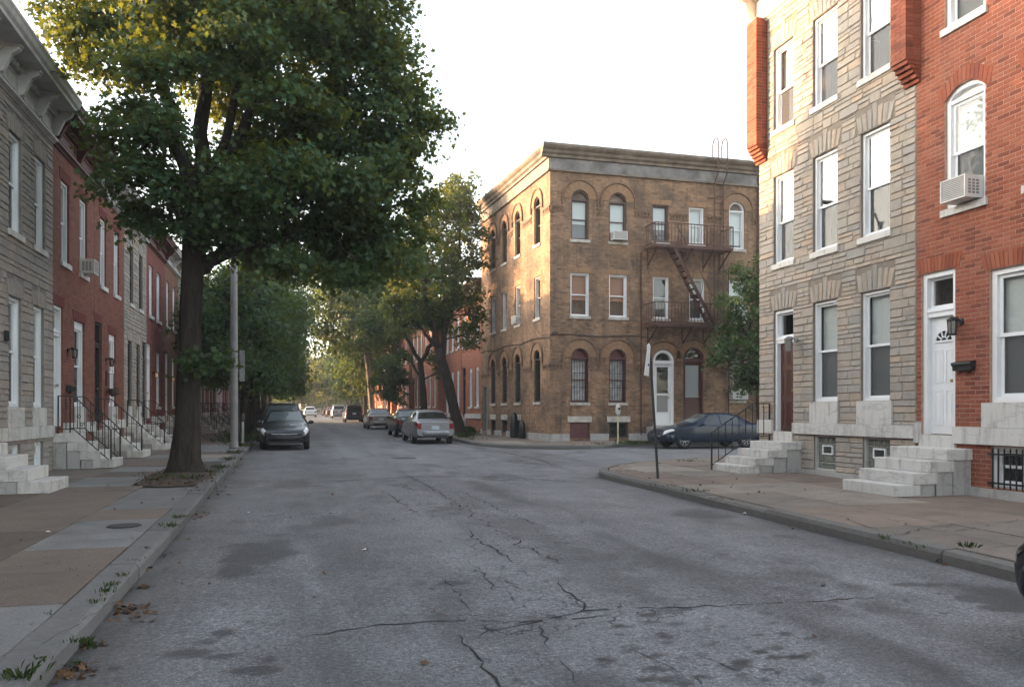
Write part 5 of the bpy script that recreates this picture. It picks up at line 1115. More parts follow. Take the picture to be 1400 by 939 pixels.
RUB = plain('black_rubber', (.014, .014, .014), .85, var=.3, vs=20); ALU = plain('alloy_rim', (.38, .38, .39), .35, metal=.8, var=.15); REDL = solid_glass('red_tail_lamp', (.17, .007, .009), .12); CLR = solid_glass('clear_head_lamp', (.62, .63, .62), .08)
PLT = plain('number_plate', (.42, .46, .52), .5, var=.12, vs=30); CHR = plain('chrome_trim', (.5, .5, .5), .15, metal=1.0, var=.05); TRIMB = plain('black_car_trim', (.018, .018, .018), .6); UND = plain('car_underside', (.01, .01, .01), .9)
SP = {'sedan': dict(L=4.65, H=1.44, W=.89, zt=[(0, .60), (.06, .70), (.2, .76), (.6, .86), (1.15, .95), (1.35, 1.0), (2.05, 1.385), (2.5, 1.44), (3.0, 1.43), (3.45, 1.35), (4.0, 1.06), (4.15, 1.03), (4.5, 1.02), (4.62, .97), (4.65, .90)],
                    belt=[(0, .56), (.2, .70), (.6, .80), (1.15, .885), (1.4, .91), (2.5, .93), (3.6, .95), (4.1, .95), (4.5, .94), (4.65, .86)], win=[[1.55, 2.5, 2.12, 2.5], [2.57, 3.5, 2.57, 3.3]], ws=(1.42, 2.02), rw=(3.48, 4.0)),
      'suv': dict(L=4.6, H=1.72, W=.91, zt=[(0, .72), (.05, .86), (.2, .95), (.7, 1.04), (1.1, 1.09), (1.3, 1.13), (1.95, 1.62), (2.3, 1.70), (3.2, 1.72), (4.1, 1.69), (4.3, 1.64), (4.5, 1.12), (4.57, 1.08), (4.6, .95)],
                  belt=[(0, .66), (.2, .86), (.7, .97), (1.2, 1.03), (2.5, 1.05), (4.2, 1.08), (4.45, 1.06), (4.6, .92)], win=[[1.5, 2.42, 1.98, 2.42], [2.5, 3.3, 2.5, 3.28], [3.38, 4.15, 3.38, 4.0]], ws=(1.36, 1.93), rw=(4.31, 4.49)),
      'hatch': dict(L=4.5, H=1.5, W=.88, zt=[(0, .62), (.06, .76), (.2, .83), (.6, .93), (1.0, 1.0), (1.2, 1.05), (2.0, 1.44), (2.5, 1.51), (3.1, 1.5), (3.7, 1.45), (4.0, 1.38), (4.35, 1.02), (4.45, .97), (4.5, .86)],
                    belt=[(0, .58), (.2, .76), (.6, .86), (1.1, .94), (2.5, .97), (4.1, 1.0), (4.4, .95), (4.5, .82)], win=[[1.45, 2.45, 2.02, 2.45], [2.52, 3.45, 2.52, 3.4]], ws=(1.28, 1.96), rw=(3.98, 4.34))}
def car(name, label, kind, pt, loc, rz, front_plate=False, cat='car', group='cars parked along the street', rack=False, plate=True, detail=True, lamps=None):
    sp = SP[kind]; L, Wd = sp['L'], sp['W']; sg = np.linspace(0, L, 240)
    def prof(p, sm=5):
        a = np.interp(sg, [q[0] for q in p], [q[1] for q in p]); k = np.hanning(2 * sm + 1); k /= k.sum(); return np.convolve(np.pad(a, sm, mode='edge'), k, 'valid')
    zt, be = prof(sp['zt']), prof(sp['belt'], 7); be = np.minimum(be, zt - .035)
    wd = prof([(0, Wd * .70), (.1, Wd * .86), (.3, Wd * .95), (.8, Wd), (L - 1, Wd), (L - .4, Wd * .97), (L - .1, Wd * .91), (L, Wd * .86)], 4); zb = prof([(0, .32), (.35, .26), (.8, .24), (L - .8, .24), (L - .3, .29), (L, .36)])
    def ctrl(s):
        f = lambda a: float(np.interp(s, sg, a)); w_, b_, t_, z_ = f(wd), f(be), f(zt), f(zb); c = min(1, max(0, (t_ - b_) / .42)); rw_ = w_ * (.65 if kind != 'suv' else .76); lp = lambda a, b: a + (b - a) * c
        return [(0, z_), (w_ * .86, z_), (w_ * .965, z_ + .09), (w_, max(z_ + .14, .52 if kind != 'suv' else .6)), (w_ * .985, b_ - .1), (w_ * .955, b_), (lp(w_ * .82, rw_), lp(b_ + (t_ - b_) * .75, t_ - .055)), (lp(w_ * .5, rw_ * .72), lp(t_ - .004, t_ - .012)), (0, t_)]
    def surf(s, v, sd=1):
        c = ctrl(s); i = min(7, int(v)); t = v - i; P = [c[max(0, i - 1)], c[i], c[i + 1], c[min(8, i + 2)]]
        if i - 1 < 0: P[0] = (-c[1][0], c[1][1])
        if i + 2 > 8: P[3] = (-c[7][0], c[7][1])
        cr_ = lambda a, b, d, e: b + .5 * t * (d - a + t * (2 * a - 5 * b + 4 * d - e + t * (3 * (b - d) + e - a)))
        m_ = .55; lin = lambda b, d: b + (d - b) * t
        x = m_ * cr_(*[p[0] for p in P]) + (1 - m_) * lin(P[1][0], P[2][0]); z = m_ * cr_(*[p[1] for p in P]) + (1 - m_) * lin(P[1][1], P[2][1])
        return Vector((sd * max(0, x), L / 2 - s, z))
    T = thing(name, label, cat, loc, rz, group); T.rotation_euler = (0, 0, rz)
    if abs(math.cos(rz)) > .7: T.rotation_euler = (math.atan(SL) * (1 if math.cos(rz) > 0 else -1), 0, rz)
    ss = np.concatenate([np.linspace(0, .4, 8), np.linspace(.5, L - .5, 34), np.linspace(L - .42, L, 8)]); vs = np.linspace(0, 8, 29)
    b = MB(); n = 0
    for s in ss:
        half = [surf(s, v) for v in vs]; ringp = half + [Vector((-p.x, p.y, p.z)) for p in reversed(half[1:-1])]; n = len(ringp); b.v += [tuple(p) for p in ringp]
    for i in range(len(ss) - 1):
        for k in range(n): k2 = (k + 1) % n; b.f.append((i * n + k2, i * n + k, (i + 1) * n + k, (i + 1) * n + k2))
    b.f.append(tuple(range(n))); b.f.append(tuple((len(ss) - 1) * n + k for k in reversed(range(n))))
    body = b.build('body', PT[pt], T, True, fix=True); wr = .325 if kind != 'suv' else .36; ax = (.92, L - .98)
    cyl = MB()
    for s in ax:
        for sd in (-1, 1):
            cyl.tube([(sd * (Wd - .30), L / 2 - s, wr), (sd * (Wd + .2), L / 2 - s, wr)], wr + .07, 24)
    cm = cyl.build('arch_cutter', None, None, fix=True)
    md = body.modifiers.new('b', 'BOOLEAN'); md.operation = 'DIFFERENCE'; md.object = cm; md.solver = 'EXACT'
    dg = bpy.context.evaluated_depsgraph_get(); nm = bpy.data.meshes.new_from_object(body.evaluated_get(dg)); body.modifiers.clear(); old = body.data
    if len(nm.polygons) > 500: body.data = nm
    bpy.data.objects.remove(cm); bm = body.data
    if not bm.materials: bm.materials.append(PT[pt])
    # mark sharp where the arches cut
    try: bm.set_sharp_from_angle(angle=R(38))
    except Exception: pass
    def patch(nm_, sA, sB, v0, v1, mat, sd, off=.006, ns=6, nv=5, par=T, cut=None, both=False):
        q = MB()
        for d in ((1, -1) if both else (sd,)):
            base = len(q.v); P = []
            for j in range(nv + 1):
                v = v0 + (v1 - v0) * j / nv; f = j / nv; s0 = sA[0] + (sA[1] - sA[0]) * f; s1 = sB[0] + (sB[1] - sB[0]) * f
                for i in range(ns + 1):
                    s = s0 + (s1 - s0) * i / ns; p = surf(s, v, d); a = surf(min(L, s + .02), v, d) - surf(max(0, s - .02), v, d); c = surf(s, min(8, v + .05), d) - surf(s, max(0, v - .05), d); nn = a.cross(c)
                    if nn.length < 1e-9: nn = Vector((0, 0, 1))
                    nn.normalize(); ref = Vector((p.x, 0, p.z - .55));
                    if nn.dot(ref) < 0: nn = -nn
                    P.append(p + nn * off)
            q.v += [tuple(p) for p in P]
            for j in range(nv):
                for i in range(ns): a = base + j * (ns + 1) + i; q.f.append((a, a + 1, a + ns + 2, a + ns + 1))
        return q.build(nm_, mat, par, True, fix=True)
    patch('windshield', (sp['ws'][0], sp['ws'][0] + .03), (sp['ws'][1] + .02, sp['ws'][1]), 6.12, 8, CGW, 1, both=True)
    patch('rear_window', (sp['rw'][0], sp['rw'][0]), (sp['rw'][1] - .02, sp['rw'][1]), 6.12, 8, CG, 1, both=True)
    for a, b_, c, d in sp['win']:
        for sd in (-1, 1): patch('side_window', (a, c), (b_, d), 5.1, 5.9, CG, sd)
    if detail:
        for sd in (-1, 1):
            for s in (1.35, sp['win'][0][1] + .035, sp['win'][1][1] + .02): patch('door_gap', (s, s), (s + .012, s + .012), 2.1, 5.05, TRIMB, sd, .0015, 1, 8, body)
            for s in (sp['win'][0][1] - .22, sp['win'][1][1] - .22):
                p = surf(s + .08, 4.55, sd); h = MB(); h.box(p.x - .012, p.x + .022 if sd > 0 else p.x + .012, p.y - .09, p.y + .09, p.z - .015, p.z + .015); h.build('door_handle', PT[pt], T)
    for sd in (-1, 1):
        patch('headlight', (.05, .12), (.5, .42), 4.45, 5.75, lamps or CLR, sd, .008)
        m_ = MB(); p = surf(sp['win'][0][0] + .12, 5.05, sd); x = p.x + sd * .1
        m_.v = []; m_.lathe([(.02, -.06), (.075, -.045), (.09, 0), (.07, .04), (.02, .055)], 10, Matrix.Translation((x, p.y, p.z + .06)) @ Matrix.Rotation(R(90), 4, 'X') @ Matrix.Diagonal((1.25, .85, 1, 1))); m_.box(min(p.x - sd * .03, x), max(p.x - sd * .03, x), p.y - .03, p.y + .02, p.z + .0, p.z + .04); m_.build('wing_mirror', PT[pt], T, True)
        if kind == 'suv': patch('tail_light', (L - .16, L - .22), (L - .02, L - .06), 4.0, 5.6, REDL, sd, .012)
        else: patch('tail_light', (L - .3, L - .22), (L - .005, L - .01), 3.9, 5.05, REDL, sd, .01)
        e = MB(); w_ = float(np.interp(L, sg, wd)); zc_ = float(np.interp(L, sg, be)) - (.02 if kind != 'suv' else -.0); x0, x1 = sd * w_ * (.77 if kind != 'suv' else .78), sd * w_ * .99; hh = .21 if kind != 'suv' else .34
        e.box(min(x0, x1), max(x0, x1), -L / 2 - .012, -L / 2 + .02, zc_ - hh, zc_ + .02); e.build('tail_light', REDL, T)
    fz = float(np.interp(.0, sg, zt)); g_ = MB(); g_.extr([(L / 2 - .02, fz - .14), (L / 2 + .015, fz - .13), (L / 2 + .012, fz - .04), (L / 2 - .03, fz - .02)], -Wd * .48, Wd * .48); gr = g_.build('grille', TRIMB, T, fix=True)
    g_ = MB(); g_.tube([(x, L / 2 + .02 - abs(x) * .03, fz - .045 + .02 * (abs(x) / Wd)) for x in np.linspace(-Wd * .5, Wd * .5, 9)], .012, 5); g_.build('grille_trim', CHR, gr)
    g_ = MB(); g_.lathe([(.05, 0), (.045, .012)], 12, Matrix.Translation((0, L / 2 + .018, fz - .085)) @ Matrix.Rotation(R(-90), 4, 'X')); g_.build('badge', CHR, gr)
    for ye, sgn, z0, z1, nm_ in ((L / 2, 1, .34, .56, 'front_bumper'), (-L / 2, -1, .36, .60 if kind != 'suv' else .66, 'rear_bumper')):
        q = MB(); n_ = 13; cs = []
        for i in range(n_):
            x = -Wd * .97 + 2 * Wd * .97 * i / (n_ - 1); bl = 1 - (abs(x) / (Wd * .97)) ** 4; y = ye + sgn * (-.26 + .325 * bl); cs.append((x, y))
        for x, y in cs: q.v += [(x, y - sgn * .2, z0), (x, y - sgn * .03, z0), (x, y, z0 + .05), (x, y, z1 - .05), (x, y - sgn * .04, z1), (x, y - sgn * .2, z1)]
        for i in range(n_ - 1):
            for k in range(6): k2 = (k + 1) % 6; q.f.append((i * 6 + k, i * 6 + k2, (i + 1) * 6 + k2, (i + 1) * 6 + k))
        q.f.append((0, 1, 2, 3, 4, 5)); e = (n_ - 1) * 6; q.f.append((e + 5, e + 4, e + 3, e + 2, e + 1, e)); q.build(nm_, PT[pt], T, True, fix=True)
        q = MB(); q.box(-Wd * .6, Wd * .6, min(ye - sgn * .12, ye + sgn * .02), max(ye - sgn * .12, ye + sgn * .02), z0 - .09, z0 - .003); q.build('lower_grille' if sgn > 0 else 'lower_valance', TRIMB, T)
    if plate: q = MB(); zp = (float(np.interp(L, sg, be)) - .17) if kind != 'suv' else .86; q.box(-.16, .16, -L / 2 - .02, -L / 2 + .01, zp - .08, zp + .08); q.build('licence_plate', PLT, T); q = MB(); q.box(-.3, .3, -L / 2 - .025, -L / 2 + .01, zp + .1, zp + .125); q.build('trunk_trim', CHR if pt in ('silver', 'champagne') else PT[pt], T)
    if rack:
        q = MB(); zr = sp['H'] + .05
        for sd in (-1, 1): q.tube([(sd * .58, .25, zr - .06), (sd * .58, .15, zr), (sd * .58, -1.6, zr), (sd * .58, -1.7, zr - .06)], .018, 6)
        q.bar((-.58, .1, zr), (.58, .1, zr), .03); q.bar((-.58, -1.3, zr), (.58, -1.3, zr), .03); q.build('roof_rack', CHR, T)
    for s in ax:
        for sd in (-1, 1):
            wh = thing('wheel', None, None, (sd * (Wd - .115), L / 2 - s, wr)); wh.parent = T
            Mx = Matrix.Rotation(R(90 * sd), 4, 'Y'); t = MB(); t.lathe([(wr * .62, -.09), (wr * .9, -.105), (wr * .985, -.07), (wr, 0), (wr * .985, .07), (wr * .9, .105), (wr * .64, .095), (wr * .62, .06)], 28, Mx, True); t.build('tyre', RUB, wh, True)
            t = MB(); t.lathe([(wr * .635, -.05), (wr * .635, .085), (wr * .58, .09), (wr * .56, .04)], 24, Mx, True); t.lathe([(.065, .03), (.06, .075), (.02, .08)], 12, Mx)
            for i in range(7):
                a = 2 * math.pi * i / 7; c, s_ = math.cos(a), math.sin(a); p0 = Mx @ Vector((.04 * c, .04 * s_, .06)); p1 = Mx @ Vector((wr * .6 * c, wr * .6 * s_, .06)); t.bar(p0, p1, .045, .03)
            t.build('rim', ALU, wh); t = MB(); t.lathe([(wr * .6, .0), (.001, .0)], 20, Mx); t.build('brake_disc', UND, wh)
    return T
P_ = lambda x, y: (x, y, gz(y) + .001)
car('parked_car', 'charcoal sedan facing the camera, parked at the left kerb', 'sedan', 'charcoal', P_(-.40, 31.9), R(180))
car('parked_suv', 'dark SUV with roof rack parked behind the charcoal sedan', 'suv', 'black', P_(-.62, 38.8), R(180), cat='SUV', rack=True)
car('parked_car', 'pale silver SUV far off at the left kerb', 'suv', 'silver', P_(-.55, 76), R(180), detail=False)
car('moving_car', 'small white car far off in the middle of the street', 'hatch', 'white', P_(1.9, 118), 0, group=None, detail=False)
car('parked_car', 'silver sedan seen from behind in front of the leaning tree', 'sedan', 'silver', P_(5.62, 35.3), 0)
car('parked_car', 'dark sedan parked just ahead of the silver sedan', 'sedan', 'black', P_(5.75, 42.6), 0)
car('parked_car', 'champagne silver sedan standing alone ahead of the dark sedan', 'sedan', 'champagne', P_(5.55, 56.6), 0)
car('parked_suv', 'navy SUV seen from behind on the right far side', 'suv', 'navy', P_(5.35, 79.5), 0, cat='SUV')
car('parked_suv', 'silver SUV ahead of the navy SUV', 'suv', 'silver', P_(5.2, 105), 0, cat='SUV', detail=False)
car('parked_car', 'dark red car ahead of the silver SUV', 'hatch', 'red', P_(5.1, 122), 0, detail=False)
car('parked_car', 'tiny dark car farthest along the right kerb', 'sedan', 'charcoal', P_(5.0, 134), 0, detail=False)
car('parked_car', 'navy blue sedan parked side on before the corner building', 'sedan', 'navy', P_(15.45, 28.05), R(90)).scale = (.95, .95, .95)
car('parked_car', 'black car whose bumper pokes in at the right edge', 'sedan', 'black', P_(5.47, 2.12), 0, lamps=CG)

# ------------------------------------------------------------------ trees
MAPLE = [(0, -.5), (.18, -.16), (.5, -.28), (.36, .02), (.5, .22), (.2, .2), (0, .55), (-.2, .2), (-.5, .22), (-.36, .02), (-.5, -.28), (-.18, -.16)]
KITE = [(0, -.5), (.34, -.02), (0, .55), (-.34, -.02)]
def leaves(name, C, out, size, shape, mat, parent, g=rng, kind=None, up=.55):
    N = len(C); nrm = g.normal(size=(N, 3)) * .62 + out * .55 + np.array([0, 0, up]); nrm /= np.linalg.norm(nrm, axis=1, keepdims=True)
    t = g.normal(size=(N, 3)) + out * .6 + np.array([0, 0, -.5]); t -= nrm * (t * nrm).sum(1, keepdims=True); t /= np.linalg.norm(t, axis=1, keepdims=True); b = np.cross(nrm, t)
    sz = size * g.uniform(.65, 1.25, size=(N, 1)); T_ = np.array(shape); k = len(T_); bend = -.25 * (np.abs(T_[:, 0]) + .3 * T_[:, 1] ** 2)
    V = C[:, None, :] + sz[:, None] * (T_[None, :, 0:1] * b[:, None] + T_[None, :, 1:2] * t[:, None] + bend[None, :, None] * nrm[:, None])
    me = np_mesh(name, V.reshape(-1, 3), np.arange(N * k).reshape(N, k)); return link(name, me, mat, parent, kind=kind)
def crown_pts(clumps, dens, per, sig, g):
    """leaf clumps: sprays of leaves through each ellipsoid, more near its skin"""
    C, O, SPR = [], [], []
    for (x, y, z, rx, ry, rz_) in clumps:
        n = max(4, int(dens * (rx * ry + rx * rz_ + ry * rz_) / 3)); d = g.normal(size=(n, 3)); d /= np.linalg.norm(d, axis=1, keepdims=True); rad = g.uniform(.25, 1, size=(n, 1)) ** .45
        sc = np.array([rx, ry, rz_]); P = np.array([x, y, z]) + d * rad * sc; SPR.append((np.array([x, y, z]), P))
        for p, dd in zip(P, d):
            m_ = int(per * g.uniform(.5, 1.4)); q = p + g.normal(size=(m_, 3)) * np.array([sig, sig, sig * .55]); q[:, 2] -= .35 * ((q[:, 0] - p[0]) ** 2 + (q[:, 1] - p[1]) ** 2) / sig * .5
            C.append(q); O.append(np.repeat(dd[None], m_, 0))
    return np.concatenate(C), np.concatenate(O), SPR
def limb(mb, a, b, r0, r1, g, n=6, sag=.0, wob=.06, sides=7):
    a, b = Vector(a), Vector(b); L = (b - a).length; pts = [];
    for i in range(n + 1):
        f = i / n; p = a.lerp(b, f); p.z += sag * math.sin(math.pi * f) * L; e = wob * L * (1 if 0 < i < n else 0) * .35; pts.append(p + Vector((g.normal() * e, g.normal() * e, g.normal() * e * .5)))
    mb.tube(pts, [r0 + (r1 - r0) * (i / n) for i in range(n + 1)], sides); return pts
def tree(name, label, loc, trunk, forks, clumps, dens, per, sig, leaf, mat, bark='bark', shape=KITE, group='street trees', seed=0, twigs=True, flare=1.7, cat='tree'):
    """trunk = [(x, y, z, r)], forks = [(from index, [(x, y, z, r) ...])] main limbs"""
    g = np.random.default_rng(seed); T = thing(name, label, cat, loc, 0, group); mb = MB()
    P = []; rr_ = []
    for i, (x, y, z, r_) in enumerate(trunk):
        if i == 0:
            for f, m_ in ((-.12, flare * 1.05), (.0, flare), (.12, 1 + (flare - 1) * .55), (.35, 1 + (flare - 1) * .2)): P.append((x, y, z + f)); rr_.append(r_ * m_)
        else: P.append((x, y, z)); rr_.append(r_)
    b0 = len(mb.v); mb.tube(P, rr_, 14)
    for i in range(b0, len(mb.v)):                       # fluted, uneven bark
        v_ = Vector(mb.v[i]); k = (i - b0) % 14; f = 1 + .07 * math.sin(k * 2.7 + v_.z * .8) + g.normal() * .02; c = min(P, key=lambda p: abs(p[2] - v_.z)); mb.v[i] = (c[0] + (v_.x - c[0]) * f, c[1] + (v_.y - c[1]) * f, v_.z)
    nodes = [Vector(p) for p in P[4:]]
    for i0, pts in forks:
        a = trunk[i0]; q = [Vector(a[:3])]; r_ = [min(a[3] * .95, pts[0][3] * 1.15)]
        for x, y, z, r2 in pts: q.append(Vector((x, y, z))); r_.append(r2)
        fine, fr = [], []
        for i in range(len(q) - 1):
            for j in range(4): f = j / 4; fine.append(q[i].lerp(q[i + 1], f) + (Vector((g.normal(), g.normal(), g.normal() * .4)) * .05 if i + j else Vector())); fr.append(r_[i] + (r_[i + 1] - r_[i]) * f)
        fine.append(q[-1]); fr.append(r_[-1]); mb.tube(fine, fr, 8); nodes += fine[3:]
    C, O, SPR = crown_pts(clumps, dens, per, sig, g)
    for c, sp_ in SPR:
        c = Vector(c); nd_ = min(nodes, key=lambda p: (p - c).length + max(0, p.z - c.z) * .8); d = (nd_ - c).length
        if d > .3: pts = limb(mb, nd_, c, min(.10, .025 + d * .018), .03, g, 5, .06, .12, 6)
        else: pts = [c]
        if twigs:
            for p in sp_[::2]: p = Vector(p); s_ = min(pts, key=lambda t: (t - p).length); limb(mb, s_, p, .018, .006, g, 2, .04, .2, 3)
    mb.build('trunk', M[bark], T, True); leaves('crown', C, O, leaf, shape, mat, T, g); return T
mz = gz(18) + .15
bx_, bz_ = 2.25, .28
def rel(L_): return [((x + bx_) * (.89 if x > 1 else 1), y, z - bz_, a * .92, b, c * .9) for x, y, z, a, b, c in L_]
maple = rel([(-3.15, -.6, 6.1, 1.0, 1.2, .8), (-2.75, -1.3, 7.0, .75, .9, .5), (-3.2, .9, 7.7, 1.0, 1.2, .75), (-3.75, .3, 9.3, 1.15, 1.3, .8), (-4.35, .0, 9.75, .7, .8, .45), (-3.1, 1.4, 10.4, 1.5, 1.4, 1.0), (-3.6, 0, 11.3, 1.4, 1.6, .9),
             (-1.5, 2.0, 9.3, 1.3, 1.3, .9), (-1.6, .6, 11.2, 1.7, 1.8, 1.2), (-2.2, -.8, 12.6, 1.7, 1.8, 1.0), (-.3, 0, 12.6, 1.8, 2.0, 1.0), (-1.55, -.6, 5.75, 1.15, 1.3, .7), (-2.7, -1.5, 8.3, .8, .8, .5), (-1.25, -1.7, 8.7, .8, .9, .5), (-2.1, -1.6, 9.7, 1.0, 1.0, .7), (-.9, -1.2, 9.2, .9, 1.0, .6), (-.5, -1.4, 6.3, 1.2, 1.2, .75), (-.45, .9, 7.0, 1.3, 1.4, .8), (-.1, -1.0, 7.7, 1.0, 1.1, .6),
             (.6, .3, 5.9, 1.3, 1.5, .8), (-.2, .6, 5.35, 1.3, 1.2, .55), (1.5, -.4, 6.6, 1.2, 1.4, .8), (1.9, .8, 5.9, 1.1, 1.3, .75), (2.1, .4, 5.25, .75, .9, .5), (1.3, 1.6, 5.3, .9, 1.0, .5), (2.55, .0, 7.2, .95, 1.2, .7), (2.9, .3, 7.55, .7, .8, .35), (2.2, .5, 8.2, 1.1, 1.3, .7), (2.7, 0, 9.0, .75, 1.0, .6), (3.25, .0, 6.4, .55, .6, .35), (2.6, -.5, 4.95, .6, .6, .4), (3.55, .2, 8.3, .5, .5, .3), (1.7, -.6, 4.75, .7, .7, .35), (3.0, .3, 5.6, .6, .7, .4), (.2, -.9, 4.75, .7, .7, .3),  (1.3, .5, 9.2, 1.3, 1.6, .9), (2.15, .2, 10.2, .95, 1.3, .8), (.6, 1.2, 8.2, 1.3, 1.4, .8), (.4, -.6, 10.2, 1.4, 1.6, 1.0), (1.2, .3, 11.2, 1.4, 1.7, .9), (-.5, 2.0, 8.0, 1.2, 1.2, .8), (-2.0, 2.4, 6.9, 1.1, 1.0, .7)])
tr = [(0, 0, 0, .28), (.03, .02, 1.0, .245), (.06, .03, 2.2, .225), (.1, .04, 3.4, .22), (.14, .05, 4.3, .225), (.2, .06, 5.2, .27), (.24, .08, 5.7, .24)]
fk = [(5, [(-.1, .1, 6.6, .15), (-.35, .2, 7.8, .12), (-.7, .3, 9.2, .09), (-.9, .3, 10.8, .05)]), (6, [(.32, .15, 6.8, .16), (.36, .2, 8.4, .13), (.4, .2, 10, .1), (.5, .1, 11.8, .05)]), (5, [(.7, .0, 6.3, .15), (1.15, -.1, 7.3, .12), (1.6, -.1, 8.5, .1), (2.0, .0, 10.0, .06)]), (6, [(.9, .1, 7.6, .09), (1.15, .2, 9, .07), (1.3, .3, 10.6, .04)]),
      (4, [(.9, -.1, 4.75, .14), (1.8, -.2, 4.95, .11), (2.9, -.1, 5.3, .08), (4.0, .2, 5.7, .05)]), (5, [(-.5, -.4, 5.9, .07), (-.9, -.7, 6.1, .05)]), (5, [(1.1, 0, 6.45, .09), (2.4, .1, 7.4, .07), (3.8, .2, 8.4, .05), (4.6, .2, 8.8, .03)])]
tree('maple_tree', 'large dark leafed maple in front of the left rowhouses', (-2.25, 18.0, mz), tr, fk, maple, 20, 150, .25, .126, M['leaf_big'], shape=MAPLE, seed=5)
sp_ = MB(); g0 = np.random.default_rng(3)
ep = thing('leafy_shoot', 'bright green leafy shoot growing from the maple trunk', 'shoot', (-2.1, 17.8, mz + 2.35), 0)
C, O, SPR = crown_pts([(.35, -.25, .0, .45, .3, .22), (-.05, -.3, .05, .3, .25, .2), (.6, -.15, .12, .3, .25, .15)], 55, 26, .12, g0)
for c, s_ in SPR: limb(sp_, (0, .05, -.05), c, .014, .006, g0, 3, .05, .1, 4)
sp_.build('stem', M['bark'], ep); leaves('foliage', C, O, .13, MAPLE, M['leaf_a'], ep, g0)
def round_crown(r, h, n, seed, z0, flat=.8, squash=1.0):
    k = random.Random(seed); out = [(0, 0, z0 + h * .5, r * .75, r * .75, h * .42)]
    for i in range(n):
        a = i * 2.4 + k.uniform(-.3, .3); f = (i + .5) / n; zz = z0 + h * (.12 + .8 * f); rr2 = r * math.sin(math.pi * (.22 + .68 * f)) * .68; cr2 = r * k.uniform(.30, .46); out.append((rr2 * math.cos(a), rr2 * math.sin(a) * squash, zz, cr2, cr2, cr2 * flat))
    return out
def street_tree(label, x, y, h, r, z0, mat, seed, dens=11, per=60, leaf=.16, sig=.3, bark='bark', lean=(0, 0), tr_r=.2, name='street_tree', n=12, group='street trees', fork=None, dz=.15):
    fz = fork or z0 + .3; cl = [(a + lean[0], b + lean[1], c, d, e, f) for a, b, c, d, e, f in round_crown(r, h - z0, n, seed, z0)]
    t = [(0, 0, 0, tr_r)] + [(lean[0] * f ** 1.3 * .8, lean[1] * f ** 1.3 * .8, fz * f, tr_r * (1 - .25 * f)) for f in (.25, .5, .75, 1)]
    e = t[-1]; k = random.Random(seed); fk_ = []
    for i in range(4):
        a = i * 1.7 + k.uniform(0, 1); fk_.append((4, [(e[0] + .25 * r * math.cos(a), e[1] + .25 * r * math.sin(a), fz + (h - fz) * .3, tr_r * .45), (e[0] + .5 * r * math.cos(a), e[1] + .5 * r * math.sin(a), fz + (h - fz) * .65, tr_r * .22)]))
    return tree(name, label, (x, y, gz(y) + dz), t, fk_, cl, dens, per, sig, leaf, mat, bark, KITE, group, seed, flare=1.35)
LA, LB = M['leaf_a'], M['leaf_b']
g9 = np.random.default_rng(77); WC, WO = [], []
for i in range(260):
    x = g9.uniform(-90, 100); y = g9.uniform(185, 215); h_ = g9.uniform(2, 11); d = g9.normal(size=(120, 3)); WC.append(np.array([x, y, gz(y) + h_ * .75]) + d * np.array([2.2, 1.6, 1.6])); WO.append(d * .4)
leaves('far_wood', np.concatenate(WC), np.concatenate(WO), 1.3, KITE, LA, None, g9, 'stuff')
street_tree('dense dark street tree just beyond the grey lamp pole', -2.35, 34.5, 7.7, 2.5, 1.9, LA, 11, 15, 70, .17, tr_r=.15)
street_tree('dark street tree, second beyond the grey pole, over the charcoal sedan', -2.4, 40.5, 8.2, 2.9, 2.0, LA, 12, 14, 65, .18, tr_r=.25)
street_tree('left street tree above the dark SUV', -2.4, 47.5, 10.5, 3.4, 2.0, LA, 13, 11, 60, .2, tr_r=.2)
street_tree('fourth street tree of the left row, behind the dark SUV', -2.5, 56, 12.5, 4.0, 2.1, LA, 14, 9, 55, .24, tr_r=.22, sig=.36)
street_tree('fifth street tree of the left row, near the far silver SUV', -2.5, 67, 13.5, 4.5, 2.4, LA, 15, 8, 50, .28, tr_r=.25, sig=.4)
t_ = street_tree('far left street tree beyond the silver SUV', -2.6, 82, 10.5, 3.9, 2.2, LA, 16, 7, 45, .34, tr_r=.25, sig=.45)
for i, (x, y, lb) in enumerate(((-3, 98, 'last but one tree on the left far down the street'), (-3.4, 116, 'last tree on the left far down the street'), (7.9, 96, 'right street tree beside the silver SUV'), (8.2, 112, 'right street tree beside the dark red car'), (8.5, 130, 'right street tree at the far end of the parked cars'))): copy_tree(t_, (x, y, gz(y) + .15), 1.3 * i + .7, lb)
for i, (x, y, lb) in enumerate(((9.3, 150, 'leafy tree on the right where the street ends'), (-4.5, 136, 'leafy tree on the left where the street ends'), (2.4, 172, 'leafy tree in the middle where the street ends'), (7.4, 90, 'second right street tree beyond the navy SUV'))): copy_tree(t_, (x, y, gz(y) + .1), 2.1 * i, lb)
